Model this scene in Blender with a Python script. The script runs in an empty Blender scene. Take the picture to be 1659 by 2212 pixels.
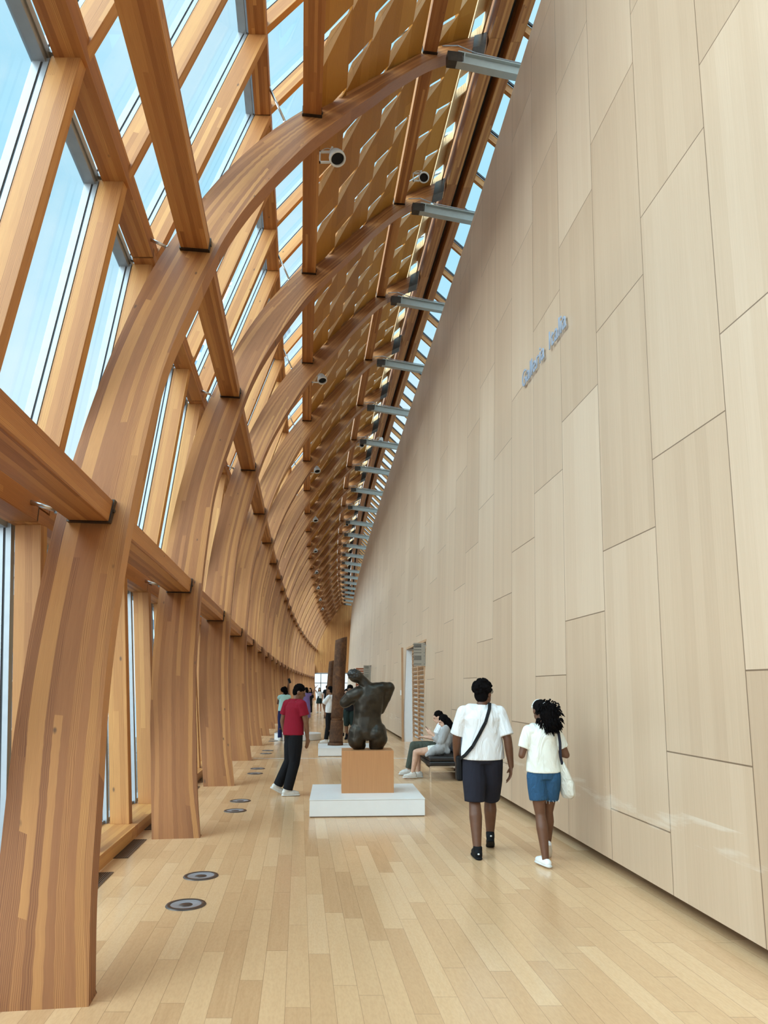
import bpy, bmesh, math, random
from mathutils import Vector, Matrix
random.seed(7)
PI = math.pi
scn = bpy.context.scene
C = scn.collection

# ------------------------------------------------------------------ camera
cam_d = bpy.data.cameras.new('camera'); cam = bpy.data.objects.new('camera', cam_d); C.objects.link(cam)
cam_d.sensor_fit = 'VERTICAL'; cam_d.sensor_height = 36.0; cam_d.lens = 36.0*1534/2212
cam_d.clip_start = 0.05; cam_d.clip_end = 1000
cam.location = (0, 0, 1.65); cam.rotation_euler = (PI/2 + math.atan(379/1534), 0, 0)
scn.camera = cam
# ------------------------------------------------------------------ exposure
vs = scn.view_settings
vs.view_transform = 'Standard'; vs.look = 'None'; vs.exposure = 0.35; vs.gamma = 1.0; vs.use_curve_mapping = False
# ------------------------------------------------------------------ sky
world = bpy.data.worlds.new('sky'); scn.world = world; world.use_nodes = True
def build_sky():
    nt = world.node_tree; nt.nodes.clear()
    out = nt.nodes.new('ShaderNodeOutputWorld'); bg = nt.nodes.new('ShaderNodeBackground')
    tc = nt.nodes.new('ShaderNodeTexCoord')
    mp = nt.nodes.new('ShaderNodeMapping'); mp.inputs['Scale'].default_value = (1.0, 1.0, 1.6)
    n = nt.nodes.new('ShaderNodeTexNoise'); n.inputs['Scale'].default_value = 1.6; n.inputs['Detail'].default_value = 7
    n.inputs['Roughness'].default_value = 0.55
    r = nt.nodes.new('ShaderNodeValToRGB'); r.color_ramp.elements[0].position = 0.47; r.color_ramp.elements[1].position = 0.80
    r.color_ramp.elements[0].color = (0.36, 0.66, 0.83, 1); r.color_ramp.elements[1].color = (0.74, 0.85, 0.92, 1)
    nt.links.new(tc.outputs['Generated'], mp.inputs['Vector']); nt.links.new(mp.outputs[0], n.inputs['Vector'])
    nt.links.new(n.outputs['Fac'], r.inputs['Fac'])
    # pale haze towards the horizon
    sep = nt.nodes.new('ShaderNodeSeparateXYZ'); nt.links.new(tc.outputs['Generated'], sep.inputs[0])
    mr = nt.nodes.new('ShaderNodeMapRange'); mr.inputs['From Min'].default_value = 0.0; mr.inputs['From Max'].default_value = 0.55
    mr.inputs['To Min'].default_value = 1.0; mr.inputs['To Max'].default_value = 0.0; nt.links.new(sep.outputs['Z'], mr.inputs['Value'])
    mx = nt.nodes.new('ShaderNodeMixRGB'); mx.inputs['Color2'].default_value = (0.80, 0.88, 0.92, 1)
    nt.links.new(mr.outputs[0], mx.inputs['Fac']); nt.links.new(r.outputs[0], mx.inputs['Color1'])
    # extra brightness added to the unseen sky behind the camera, lighting the interior
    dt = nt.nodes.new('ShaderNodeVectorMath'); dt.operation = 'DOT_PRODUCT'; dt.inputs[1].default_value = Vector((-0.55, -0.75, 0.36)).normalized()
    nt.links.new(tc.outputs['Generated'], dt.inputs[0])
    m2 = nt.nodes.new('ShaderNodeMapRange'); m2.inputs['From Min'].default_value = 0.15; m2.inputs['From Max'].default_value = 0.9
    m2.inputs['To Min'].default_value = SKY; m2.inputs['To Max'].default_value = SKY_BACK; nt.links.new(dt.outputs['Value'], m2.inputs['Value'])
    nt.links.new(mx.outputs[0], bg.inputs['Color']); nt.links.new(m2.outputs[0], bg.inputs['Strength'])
    nt.links.new(bg.outputs[0], out.inputs['Surface'])
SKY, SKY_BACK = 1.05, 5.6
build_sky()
def sun(name, d, s, ang, col):
    l = bpy.data.lights.new(name, 'SUN'); l.energy = s; l.angle = math.radians(ang); l.color = col
    o = bpy.data.objects.new(name, l); C.objects.link(o)
    o.rotation_euler = (-Vector(d)).to_track_quat('-Z', 'Y').to_euler(); o.location = (-30, -10, 30)
sun('hazy_sun', (-0.75, -0.35, 0.62), 1.9, 60, (1.0, 0.97, 0.93))

# ------------------------------------------------------------------ mesh builder
class MB:
    def __init__(s): s.v = []; s.f = []; s.uv = []; s.mi = []; s.sm = []
    def face(s, pts, uv=None, mi=0, sm=False):
        i = len(s.v); s.v += [tuple(p) for p in pts]; s.f.append(tuple(range(i, i+len(pts))))
        s.uv.append(uv or [(0, 0)]*len(pts)); s.mi.append(mi); s.sm.append(sm)
    def box8(s, a, b, mi=0, off=None):
        """a, b: two quads of 4 corners (start end, far end) in the same order; v runs from a to b"""
        a = [Vector(p) for p in a]; b = [Vector(p) for p in b]
        o = off if off is not None else random.uniform(0, 50)
        L = ((b[0]-a[0]).length)
        if (a[1]-a[0]).cross(a[2]-a[1]).dot(b[0]-a[0]) > 0: pass
        else: a = a[::-1]; b = b[::-1]
        u = 0
        for i in range(4):
            j = (i+1) % 4; w = (a[j]-a[i]).length
            s.face([a[i], a[j], b[j], b[i]], [(o+u, o), (o+u+w, o), (o+u+w, o+L), (o+u, o+L)], mi); u += w
        s.face([a[3], a[2], a[1], a[0]], [(o, o), (o+.1, o), (o+.1, o+.1), (o, o+.1)], mi)
        s.face(b, [(o, o), (o+.1, o), (o+.1, o+.1), (o, o+.1)], mi)
    def box(s, lo, hi, M=None, mi=0, axis=None):
        lo = Vector(lo); hi = Vector(hi); d = hi-lo
        if axis is None: axis = max(range(3), key=lambda k: d[k])
        k1, k2 = [(1, 2), (2, 0), (0, 1)][axis]
        def cor(t):
            r = []
            for (p, q) in ((0, 0), (1, 0), (1, 1), (0, 1)):
                c = [0, 0, 0]; c[axis] = (lo, hi)[t][axis]; c[k1] = (lo, hi)[p][k1]; c[k2] = (lo, hi)[q][k2]
                r.append(M @ Vector(c) if M else Vector(c))
            return r
        s.box8(cor(0), cor(1), mi)
    def tube(s, p, q, r0, r1=None, n=16, mi=0, caps=True, ref=None):
        p = Vector(p); q = Vector(q); r1 = r0 if r1 is None else r1
        d = (q-p).normalized(); x = d.orthogonal().normalized(); y = d.cross(x); L = (q-p).length
        for i in range(n):
            a0 = 2*PI*i/n; a1 = 2*PI*(i+1)/n
            e0 = x*math.cos(a0)+y*math.sin(a0); e1 = x*math.cos(a1)+y*math.sin(a1)
            s.face([p+e0*r0, p+e1*r0, q+e1*r1, q+e0*r1], [(r0*a0, 0), (r0*a1, 0), (r0*a1, L), (r0*a0, L)], mi, True)
        if caps:
            s.face([p+(x*math.cos(-2*PI*i/n)+y*math.sin(-2*PI*i/n))*r0 for i in range(n)], None, mi)
            if r1 > 1e-5: s.face([q+(x*math.cos(2*PI*i/n)+y*math.sin(2*PI*i/n))*r1 for i in range(n)], None, mi)
    def chain(s, pts, r, n=10, mi=0):
        for a, b in zip(pts, pts[1:]): s.tube(a, b, r, n=n, mi=mi)
    def lathe(s, prof, M, n=32, mi=0, cap=True):
        for (r0, z0), (r1, z1) in zip(prof, prof[1:]):
            for i in range(n):
                a0 = 2*PI*i/n; a1 = 2*PI*(i+1)/n
                P = [M @ Vector((r*math.cos(a), r*math.sin(a), z)) for (r, z, a) in ((r0, z0, a0), (r0, z0, a1), (r1, z1, a1), (r1, z1, a0))]
                if r0 < 1e-6: P = [P[0], P[2], P[3]]
                elif r1 < 1e-6: P = P[:3]
                s.face(P, None, mi, True)
    def build(s, name, mats, parent=None, weld=False, bevel=0):
        me = bpy.data.meshes.new(name); me.from_pydata(s.v, [], s.f)
        uvl = me.uv_layers.new(name='UVMap'); k = 0; buf = []
        for u in s.uv:
            for c in u: buf += [c[0], c[1]]
        uvl.data.foreach_set('uv', buf)
        for i, p in enumerate(me.polygons): p.material_index = s.mi[i]; p.use_smooth = s.sm[i]
        for m in (mats if isinstance(mats, (list, tuple)) else [mats]): me.materials.append(m)
        if weld or any(s.sm):
            bm = bmesh.new(); bm.from_mesh(me); bmesh.ops.remove_doubles(bm, verts=bm.verts, dist=1e-5)
            bm.to_mesh(me); bm.free()
        me.validate(); me.update()
        o = bpy.data.objects.new(name, me); C.objects.link(o)
        if parent: o.parent = parent
        if bevel:
            m = o.modifiers.new('bevel', 'BEVEL'); m.width = bevel; m.segments = 2; m.limit_method = 'ANGLE'
            if not weld:
                bm = bmesh.new(); bm.from_mesh(me); bmesh.ops.remove_doubles(bm, verts=bm.verts, dist=1e-5); bm.to_mesh(me); bm.free()
        return o
def tag(o, label=None, cat=None, group=None, kind=None):
    if label: o['label'] = label
    if cat: o['category'] = cat
    if group: o['group'] = group
    if kind: o['kind'] = kind
    return o
def empty(name, loc=(0, 0, 0), rz=0, label=None, cat=None, group=None, kind=None):
    o = bpy.data.objects.new(name, None); C.objects.link(o); o.location = loc; o.rotation_euler = (0, 0, rz)
    o.empty_display_size = 0.1
    return tag(o, label, cat, group, kind)
ORD_ = ('zeroth first second third fourth fifth sixth seventh eighth ninth tenth eleventh twelfth thirteenth fourteenth fifteenth '
       'sixteenth seventeenth eighteenth nineteenth twentieth twenty-first twenty-second twenty-third twenty-fourth').split()
ORD = ORD_ + ['twenty-fifth', 'twenty-sixth', 'twenty-seventh', 'twenty-eighth', 'twenty-ninth', 'thirtieth'] + ['thirty-'+w for w in ORD_[1:10]] + ['fortieth'] + ['forty-'+w for w in ORD_[1:10]]

# ------------------------------------------------------------------ materials
class NT:
    def __init__(s, name):
        s.m = bpy.data.materials.new(name); s.m.use_nodes = True; s.t = s.m.node_tree; s.t.nodes.clear()
        s.out = s.n('ShaderNodeOutputMaterial'); s.b = s.n('ShaderNodeBsdfPrincipled'); s.l(s.b.outputs[0], s.out.inputs[0])
    def n(s, t, **k):
        x = s.t.nodes.new(t)
        for a, b in k.items(): setattr(x, a, b)
        return x
    def l(s, a, b): s.t.links.new(a, b)
    def put(s, sock, v):
        if hasattr(v, 'links') or isinstance(v, bpy.types.NodeSocket): s.l(v, sock)
        else: sock.default_value = v
    def math(s, op, a, b=None, c=None):
        x = s.n('ShaderNodeMath', operation=op); s.put(x.inputs[0], a)
        if b is not None: s.put(x.inputs[1], b)
        if c is not None: s.put(x.inputs[2], c)
        return x.outputs[0]
    def uv(s):
        x = s.n('ShaderNodeUVMap'); x.uv_map = 'UVMap'; y = s.n('ShaderNodeSeparateXYZ'); s.l(x.outputs[0], y.inputs[0])
        return y.outputs[0], y.outputs[1]
    def pos(s):
        x = s.n('ShaderNodeTexCoord'); y = s.n('ShaderNodeSeparateXYZ'); s.l(x.outputs['Object'], y.inputs[0]); return x.outputs['Object'], y
    def comb(s, a, b=0.0, c=0.0):
        x = s.n('ShaderNodeCombineXYZ'); s.put(x.inputs[0], a); s.put(x.inputs[1], b); s.put(x.inputs[2], c); return x.outputs[0]
    def noise(s, vec, scale=5, detail=3, rough=0.5, dist=0.0):
        x = s.n('ShaderNodeTexNoise'); s.l(vec, x.inputs['Vector']); x.inputs['Scale'].default_value = scale
        x.inputs['Detail'].default_value = detail; x.inputs['Roughness'].default_value = rough; x.inputs['Distortion'].default_value = dist
        return x.outputs['Fac']
    def white(s, vec):
        x = s.n('ShaderNodeTexWhiteNoise', noise_dimensions='3D'); s.l(vec, x.inputs['Vector']); return x.outputs['Value']
    def ramp(s, fac, stops, interp='LINEAR'):
        x = s.n('ShaderNodeValToRGB'); s.put(x.inputs[0], fac); e = x.color_ramp; e.interpolation = interp
        while len(e.elements) < len(stops): e.elements.new(0.5)
        for i, (p, c) in enumerate(stops): e.elements[i].position = p; e.elements[i].color = (*c, 1) if len(c) == 3 else c
        return x.outputs[0]
    def mix(s, f, a, b, mode='MIX'):
        x = s.n('ShaderNodeMixRGB', blend_type=mode); s.put(x.inputs[0], f)
        s.put(x.inputs[1], (*a, 1) if isinstance(a, tuple) and len(a) == 3 else a); s.put(x.inputs[2], (*b, 1) if isinstance(b, tuple) and len(b) == 3 else b)
        return x.outputs[0]
    def bump(s, h, strength=0.3, dist=0.01):
        x = s.n('ShaderNodeBump'); x.inputs['Strength'].default_value = strength; x.inputs['Distance'].default_value = dist
        s.l(h, x.inputs['Height']); s.l(x.outputs[0], s.b.inputs['Normal'])
    def fin(s, col=None, rough=0.5, metal=0.0, spec=0.5):
        if col is not None: s.put(s.b.inputs['Base Color'], (*col, 1) if isinstance(col, tuple) and len(col) == 3 else col)
        s.put(s.b.inputs['Roughness'], rough); s.b.inputs['Metallic'].default_value = metal
        s.b.inputs['Specular IOR Level'].default_value = spec
        return s.m
    def rand(s):
        return s.n('ShaderNodeObjectInfo').outputs['Random']
def glulam(name, dark, mid, light, lam=0.045, knots=True, seg_len=4.2, spec=0.35):
    t = NT(name); u, v = t.uv(); rnd = t.rand()
    ru = t.math('MULTIPLY_ADD', rnd, 37.0, u); rv = t.math('MULTIPLY_ADD', rnd, 91.0, v)
    wob = t.noise(t.comb(t.math('MULTIPLY', ru, 2.0), t.math('MULTIPLY', rv, 0.6)), 1.0, 2)
    uu = t.math('MULTIPLY_ADD', wob, 0.03, ru)
    li = t.math('FLOOR', t.math('DIVIDE', uu, lam))
    off = t.math('MULTIPLY', t.white(t.comb(li, 3.0, 1.0)), 7.0)
    seg = t.math('FLOOR', t.math('DIVIDE', t.math('ADD', rv, off), seg_len))
    tone = t.white(t.comb(li, seg, 5.0))
    stretch = t.comb(t.math('MULTIPLY', ru, 9.0), t.math('MULTIPLY', rv, 0.55), t.math('MULTIPLY', tone, 17.0))
    g = t.noise(stretch, 1.6, 4, 0.6, 0.6)
    rings = t.n('ShaderNodeTexWave', wave_type='BANDS', bands_direction='X'); t.l(stretch, rings.inputs['Vector'])
    rings.inputs['Scale'].default_value = 3.4; rings.inputs['Distortion'].default_value = 11; rings.inputs['Detail'].default_value = 1.5
    rings.inputs['Detail Scale'].default_value = 0.6
    f = t.math('ADD', t.math('MULTIPLY', t.math('POWER', tone, 1.35), 0.66), t.math('MULTIPLY', g, 0.40))
    col = t.ramp(f, [(0.16, dark), (0.5, mid), (0.92, light)])
    gr = t.ramp(rings.outputs['Fac'], [(0.0, (0.58, 0.49, 0.42)), (0.30, (1, 1, 1)), (1.0, (1.03, 1.03, 1.0))])
    amt = t.math('MULTIPLY', t.math('GREATER_THAN', t.white(t.comb(li, seg, 9.0)), 0.50), 0.9)
    col = t.mix(amt, col, t.mix(1.0, col, gr, 'MULTIPLY'))
    fine = t.noise(t.comb(t.math('MULTIPLY', ru, 240.0), t.math('MULTIPLY', rv, 5.0)), 1.0, 2)
    col = t.mix(0.28, col, t.mix(1.0, col, t.ramp(fine, [(0.3, (0.72, 0.66, 0.6)), (0.65, (1.12, 1.1, 1.06))]), 'MULTIPLY'))
    if knots:
        vo = t.n('ShaderNodeTexVoronoi'); t.l(t.comb(t.math('MULTIPLY', ru, 5.0), t.math('MULTIPLY', rv, 2.4)), vo.inputs['Vector']); vo.inputs['Scale'].default_value = 1.0
        kn = t.ramp(vo.outputs['Distance'], [(0.035, (1, 1, 1)), (0.085, (0, 0, 0))])
        on = t.math('GREATER_THAN', t.white(vo.outputs['Position']), 0.42)
        col = t.mix(t.math('MULTIPLY', t.math('MULTIPLY', kn, on), 0.8), col, (0.10, 0.05, 0.028))
    t.bump(fine, 0.08, 0.003)
    return t.fin(col, 0.55, 0, spec)
M = {}
M['rib'] = glulam('rib_glulam', (0.28, 0.108, 0.038), (0.37, 0.150, 0.052), (0.51, 0.235, 0.075), lam=0.055, seg_len=5.5)
M['purlin'] = glulam('purlin_glulam', (0.30, 0.105, 0.026), (0.42, 0.165, 0.045), (0.56, 0.26, 0.075))
M['post'] = glulam('post_fir', (0.42, 0.175, 0.055), (0.50, 0.225, 0.070), (0.60, 0.30, 0.095), lam=0.06)
M['louvre'] = glulam('louvre_shaded_fir', (0.38, 0.150, 0.020), (0.43, 0.175, 0.026), (0.47, 0.205, 0.034), spec=0.12, lam=0.30, knots=False)  # boards darker than the facets: shade of downward faces put into the colour
def simple(name, col, rough=0.5, metal=0.0, var=0.0, scale=8.0, bump=0.0, spec=0.5):
    t = NT(name); P, _ = t.pos(); n = t.noise(P, scale, 4)
    c = t.mix(1.0, col, t.ramp(n, [(0.25, (1-var,)*3), (0.75, (1+var,)*3)]), 'MULTIPLY') if var else t.mix(0.0, col, n)
    if bump: t.bump(n, bump, 0.01)
    return t.fin(c, rough, metal, spec)
M['shoe_steel'] = simple('blackened_steel', (0.055, 0.042, 0.032), 0.42, 0.6, 0.3)
M['stainless'] = simple('brushed_stainless', (0.62, 0.60, 0.58), 0.28, 1.0, 0.1, 30)
M['alu'] = simple('grey_aluminium', (0.33, 0.345, 0.36), 0.42, 0.35, 0.06)
M['gasket'] = simple('black_gasket', (0.035, 0.036, 0.04), 0.6)
M['beam_grey'] = simple('grey_painted_steel', (0.36, 0.37, 0.34), 0.4, 0.0, 0.06)
M['white'] = simple('white_paint', (0.83, 0.83, 0.82), 0.35, 0.0, 0.02)
M['offwhite'] = simple('offwhite_enamel', (0.62, 0.61, 0.58), 0.3, 0.0, 0.05)
M['black'] = simple('black_satin', (0.008, 0.008, 0.009), 0.55, spec=.2)
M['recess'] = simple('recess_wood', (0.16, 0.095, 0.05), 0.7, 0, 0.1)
def mat_floor():
    t = NT('maple_floor'); u, v = t.uv(); W = 0.135
    ci = t.math('FLOOR', t.math('DIVIDE', u, W)); fu = t.math('FRACT', t.math('DIVIDE', u, W))
    off = t.math('MULTIPLY', t.white(t.comb(ci, 0.5, 0.5)), 9.0); ln = 1.35
    vv = t.math('DIVIDE', t.math('ADD', v, off), ln); ri = t.math('FLOOR', vv); fv = t.math('FRACT', vv)
    tone = t.white(t.comb(ci, ri, 2.0)); t2 = t.white(t.comb(ci, ri, 8.0))
    g = t.noise(t.comb(t.math('MULTIPLY', u, 30.0), t.math('MULTIPLY', v, 1.7), t.math('MULTIPLY', tone, 30.0)), 1.0, 5, 0.6, 0.8)
    f = t.math('ADD', t.math('MULTIPLY', tone, 0.66), t.math('MULTIPLY', g, 0.40))
    col = t.ramp(f, [(0.05, (0.52, 0.295, 0.145)), (0.3, (0.65, 0.39, 0.205)), (0.7, (0.73, 0.46, 0.25)), (1.0, (0.78, 0.52, 0.31))])
    fleck = t.noise(t.comb(t.math('MULTIPLY', u, 90.0), t.math('MULTIPLY', v, 22.0), tone), 1.0, 3)
    col = t.mix(0.25, col, t.mix(1.0, col, t.ramp(fleck, [(0.35, (0.82, 0.78, 0.72)), (0.6, (1.06, 1.06, 1.05))]), 'MULTIPLY'))
    e1 = t.math('LESS_THAN', t.math('MINIMUM', fu, t.math('SUBTRACT', 1.0, fu)), 0.010)
    e2 = t.math('LESS_THAN', t.math('MINIMUM', fv, t.math('SUBTRACT', 1.0, fv)), 0.0016)
    e = t.math('MULTIPLY', t.math('MAXIMUM', e1, e2), t.math('MULTIPLY_ADD', t2, 0.4, 0.35))
    col = t.mix(e, col, (0.20, 0.115, 0.055))
    sc = t.noise(t.comb(t.math('MULTIPLY', u, 14.0), t.math('MULTIPLY', v, 9.0)), 1.0, 6, 0.7, 2.0)
    col = t.mix(t.ramp(sc, [(0.70, (0, 0, 0)), (0.76, (0.5, 0.5, 0.5))]), col, (0.22, 0.16, 0.10))
    big = t.noise(t.comb(u, v), 2.2, 3)
    t.bump(t.math('SUBTRACT', t.math('MULTIPLY', big, 0.6), e), 0.05, 0.006)
    t.fin(col, t.math('MULTIPLY_ADD', big, 0.10, 0.16), 0, 0.5)
    return t.m
M['floor'] = mat_floor()
def mat_wall():
    t = NT('fir_veneer_panels'); u, v = t.uv(); W = 1.163; Hh = 2.47
    x = t.math('DIVIDE', t.math('SUBTRACT', u, 4.87), W); ci = t.math('FLOOR', x); fu = t.math('FRACT', x)
    zz = t.math('DIVIDE', t.math('ADD', t.math('SUBTRACT', v, 1.15), t.math('MULTIPLY', ci, 0.61)), Hh)
    ri = t.math('FLOOR', zz); fv = t.math('FRACT', zz)
    tone = t.white(t.comb(ci, ri, 4.0))
    su = t.math('DIVIDE', u, 0.166); si = t.math('FLOOR', su); strip = t.white(t.comb(si, ri, 6.0)); fs = t.math('FRACT', su)
    g = t.noise(t.comb(t.math('MULTIPLY', u, 42.0), t.math('MULTIPLY', v, 1.1), t.math('MULTIPLY', strip, 20.0)), 1.0, 4, 0.55, 0.5)
    g2 = t.noise(t.comb(t.math('MULTIPLY', u, 130.0), t.math('MULTIPLY', v, 2.0)), 1.0, 2)
    f = t.math('ADD', t.math('ADD', t.math('MULTIPLY', tone, 0.45), t.math('MULTIPLY', strip, 0.22)), t.math('MULTIPLY', g, 0.42))
    col = t.ramp(f, [(0.12, (0.47, 0.325, 0.213)), (0.55, (0.555, 0.40, 0.272)), (0.98, (0.63, 0.475, 0.34))])
    col = t.mix(0.22, col, t.mix(1.0, col, t.ramp(g2, [(0.3, (0.86, 0.83, 0.8)), (0.7, (1.07, 1.06, 1.05))]), 'MULTIPLY'))
    se = t.math('LESS_THAN', fs, 0.03)
    col = t.mix(t.math('MULTIPLY', se, 0.16), col, (0.38, 0.26, 0.16))
    e1 = t.math('LESS_THAN', t.math('MINIMUM', fu, t.math('SUBTRACT', 1.0, fu)), 0.0042)
    e2 = t.math('LESS_THAN', t.math('MINIMUM', fv, t.math('SUBTRACT', 1.0, fv)), 0.0022)
    e = t.math('MAXIMUM', e1, e2)
    col = t.mix(t.math('MULTIPLY', e, 0.9), col, (0.15, 0.09, 0.05))
    # a pale rubbed band about seat height and a few scuffs
    sc = t.noise(t.comb(t.math('MULTIPLY', u, 1.3), t.math('MULTIPLY', v, 9.0)), 1.0, 4, 0.6, 0.4)
    band = t.math('LESS_THAN', t.math('ABSOLUTE', t.math('SUBTRACT', v, 0.62)), 0.10)
    col = t.mix(t.math('MULTIPLY', t.math('MULTIPLY', band, t.ramp(sc, [(0.50, (0, 0, 0)), (0.62, (1, 1, 1))])), 0.30), col, (0.78, 0.72, 0.62))
    t.bump(t.math('SUBTRACT', t.math('MULTIPLY', g2, 0.2), e), 0.10, 0.004)
    return t.fin(col, 0.36, 0, 0.5)
M['wall'] = mat_wall()
def mat_glass(name, tint, refl=0.09):
    t = NT(name); t.t.nodes.remove(t.b)
    tr = t.n('ShaderNodeBsdfTransparent'); tr.inputs[0].default_value = (*tint, 1)
    gl = t.n('ShaderNodeBsdfGlossy'); gl.inputs['Roughness'].default_value = 0.02; gl.inputs[0].default_value = (0.9, 0.95, 0.95, 1)
    fr = t.n('ShaderNodeFresnel'); fr.inputs[0].default_value = 1.45
    mx = t.n('ShaderNodeMixShader'); t.l(t.math('MULTIPLY', fr.outputs[0], 0.8), mx.inputs[0]); t.l(tr.outputs[0], mx.inputs[1]); t.l(gl.outputs[0], mx.inputs[2])
    t.l(mx.outputs[0], t.out.inputs[0]); return t.m
M['glass'] = mat_glass('clear_glazing', (0.93, 0.97, 0.97))

# ------------------------------------------------------------------ plan of the hall
# X of the inner corner of the rib feet, and X of the gallery wall's foot, both as functions of distance D down the hall
def polyv(p, x):
    r = 0.0
    for c in p: r = r*x + c
    return r
PL = [-2.5670400743531622e-08, 5.938896572888549e-06, 1.2354706194656682e-05, -0.11657780278933065, -1.0709505559895958]
PW = [-1.0266481434930211e-08, 3.352561364835769e-06, -8.711603241431593e-05, -0.0936342847607196, 2.8001647005937884]
def XL(D): return polyv(PL, D)
def XW(D): return polyv(PW, D)
def dXL(D): return (XL(D+.01)-XL(D-.01))/.02
def Q(D, a, H): return Vector((XL(D)+a, D, H))
LEAN = 0.472; PITCH = 4.36; T_RIB = 0.20
NR = 23
def Dk(k): return 4.30+PITCH*(k-1)
def rib_m(k): return -dXL(Dk(k))+0.023
def RP(k, a, H, t=0.0):
    """point on rib k's leaning plane: a across, H up, t behind the face"""
    D0 = Dk(k); g = dXL(D0); m = rib_m(k)
    P = Vector((XL(D0), D0, 0)) + Vector((1+g*m, m, 0))*a + Vector((g*LEAN, LEAN, 1))*H
    n = Vector((1+g*m, m, 0)).cross(Vector((g*LEAN, LEAN, 1))).normalized()
    if n.y < 0: n = -n
    return P + n*t
def ribD(k, a, H): return Dk(k)+rib_m(k)*a+LEAN*H
def rib_back(k, a, H): return RP(k, a, H, T_RIB).y
OUT = [(-0.53, 0), (-0.66, 0.7), (-0.75, 1.2), (-0.80, 1.54), (-0.86, 2.01), (-0.90, 2.48), (-0.93, 3.0), (-0.935, 3.5), (-0.93, 4.0), (-0.905, 4.6), (-0.86, 5.14), (-0.77, 5.95),
       (-0.65, 6.6), (-0.48, 7.3), (-0.27, 8.04), (0.06, 8.95), (0.47, 9.82), (0.90, 10.55), (1.25, 11.0), (1.62, 11.43), (2.0, 11.93), (2.40, 12.47), (3.1, 13.45), (3.6, 13.98), (4.1, 14.43), (4.62, 14.86)]
INN = [(0, 0), (-0.10, 0.5), (-0.18, 1.05), (-0.25, 1.5), (-0.30, 1.95), (-0.335, 2.45), (-0.36, 3.0), (-0.37, 3.5), (-0.37, 4.1), (-0.36, 4.6), (-0.31, 5.1), (-0.20, 5.75),
       (-0.10, 6.35), (0.02, 6.98), (0.21, 7.65), (0.47, 8.35), (0.73, 8.95), (1.02, 9.58), (1.35, 10.18), (1.70, 10.78), (2.05, 11.35), (2.40, 11.95), (3.08, 12.95), (3.5, 13.42), (4.0, 13.85), (4.5, 14.25)]
def densify(L, n=4):
    r = []
    for i in range(len(L)-1):
        p0 = L[max(i-1, 0)]; p1 = L[i]; p2 = L[i+1]; p3 = L[min(i+2, len(L)-1)]
        for j in range(n):
            t = j/n; q = []
            for c in (0, 1):
                q.append(0.5*((2*p1[c])+(-p0[c]+p2[c])*t+(2*p0[c]-5*p1[c]+4*p2[c]-p3[c])*t*t+(-p0[c]+3*p1[c]-3*p2[c]+p3[c])*t**3))
            r.append(tuple(q))
    r.append(L[-1]); return r
OUTd, INNd = densify(OUT), densify(INN)
def rib_amp(k): return 1.0+min(0.16, 0.045*max(k-1, 0))
def pa(a, H, k):
    if H < 8: return a if a > 0 else (a+0.53*max(0, 1-H/1.5))*rib_amp(k)-0.53*max(0, 1-H/1.5) if a < -0.4 else a*rib_amp(k)
    return a
def rib_mesh(k):
    b = MB(); v = 0; n = len(OUTd)
    for i in range(n-1):
        o0, o1, i0, i1 = OUTd[i], OUTd[i+1], INNd[i], INNd[i+1]
        f = lambda p, t: RP(k, p[0], p[1], t)
        dv = (f(i1, 0)-f(i0, 0)).length; w0 = (f(o0, 0)-f(i0, 0)).length; w1 = (f(o1, 0)-f(i1, 0)).length
        u1 = lambda w: 0.26+w/2; u0 = lambda w: 0.26-w/2
        T = T_RIB
        b.face([f(o0, 0), f(i0, 0), f(i1, 0), f(o1, 0)], [(u0(w0), v), (u1(w0), v), (u1(w1), v+dv), (u0(w1), v+dv)], 0, True)
        b.face([f(i0, T), f(o0, T), f(o1, T), f(i1, T)], [(u1(w0)+3, v), (u0(w0)+3, v), (u0(w1)+3, v+dv), (u1(w1)+3, v+dv)], 0, True)
        b.face([f(i0, 0), f(i0, T), f(i1, T), f(i1, 0)], [(1.003, v), (1.04, v), (1.04, v+dv), (1.003, v+dv)], 0, True)
        b.face([f(o0, T), f(o0, 0), f(o1, 0), f(o1, T)], [(2.003, v), (2.04, v), (2.04, v+dv), (2.003, v+dv)], 0, True)
        v += dv
    for i in (0, n-1):
        q = [RP(k, *OUTd[i], 0), RP(k, *INNd[i], 0), RP(k, *INNd[i], T_RIB), RP(k, *OUTd[i], T_RIB)]
        b.face(q if i else q[::-1], [(0, 0), (.5, 0), (.5, .2), (0, .2)])
    # trim the part that would dip under the floor
    b.v = [(x, y, max(z, 0.0)) for (x, y, z) in b.v]
    return b
def sharp(o, ang=30):
    o.data.update()
    bm = bmesh.new(); bm.from_mesh(o.data)
    for e in bm.edges:
        if len(e.link_faces) == 2 and e.calc_face_angle(0) > math.radians(ang): e.smooth = False
    bm.to_mesh(o.data); bm.free(); return o

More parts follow.
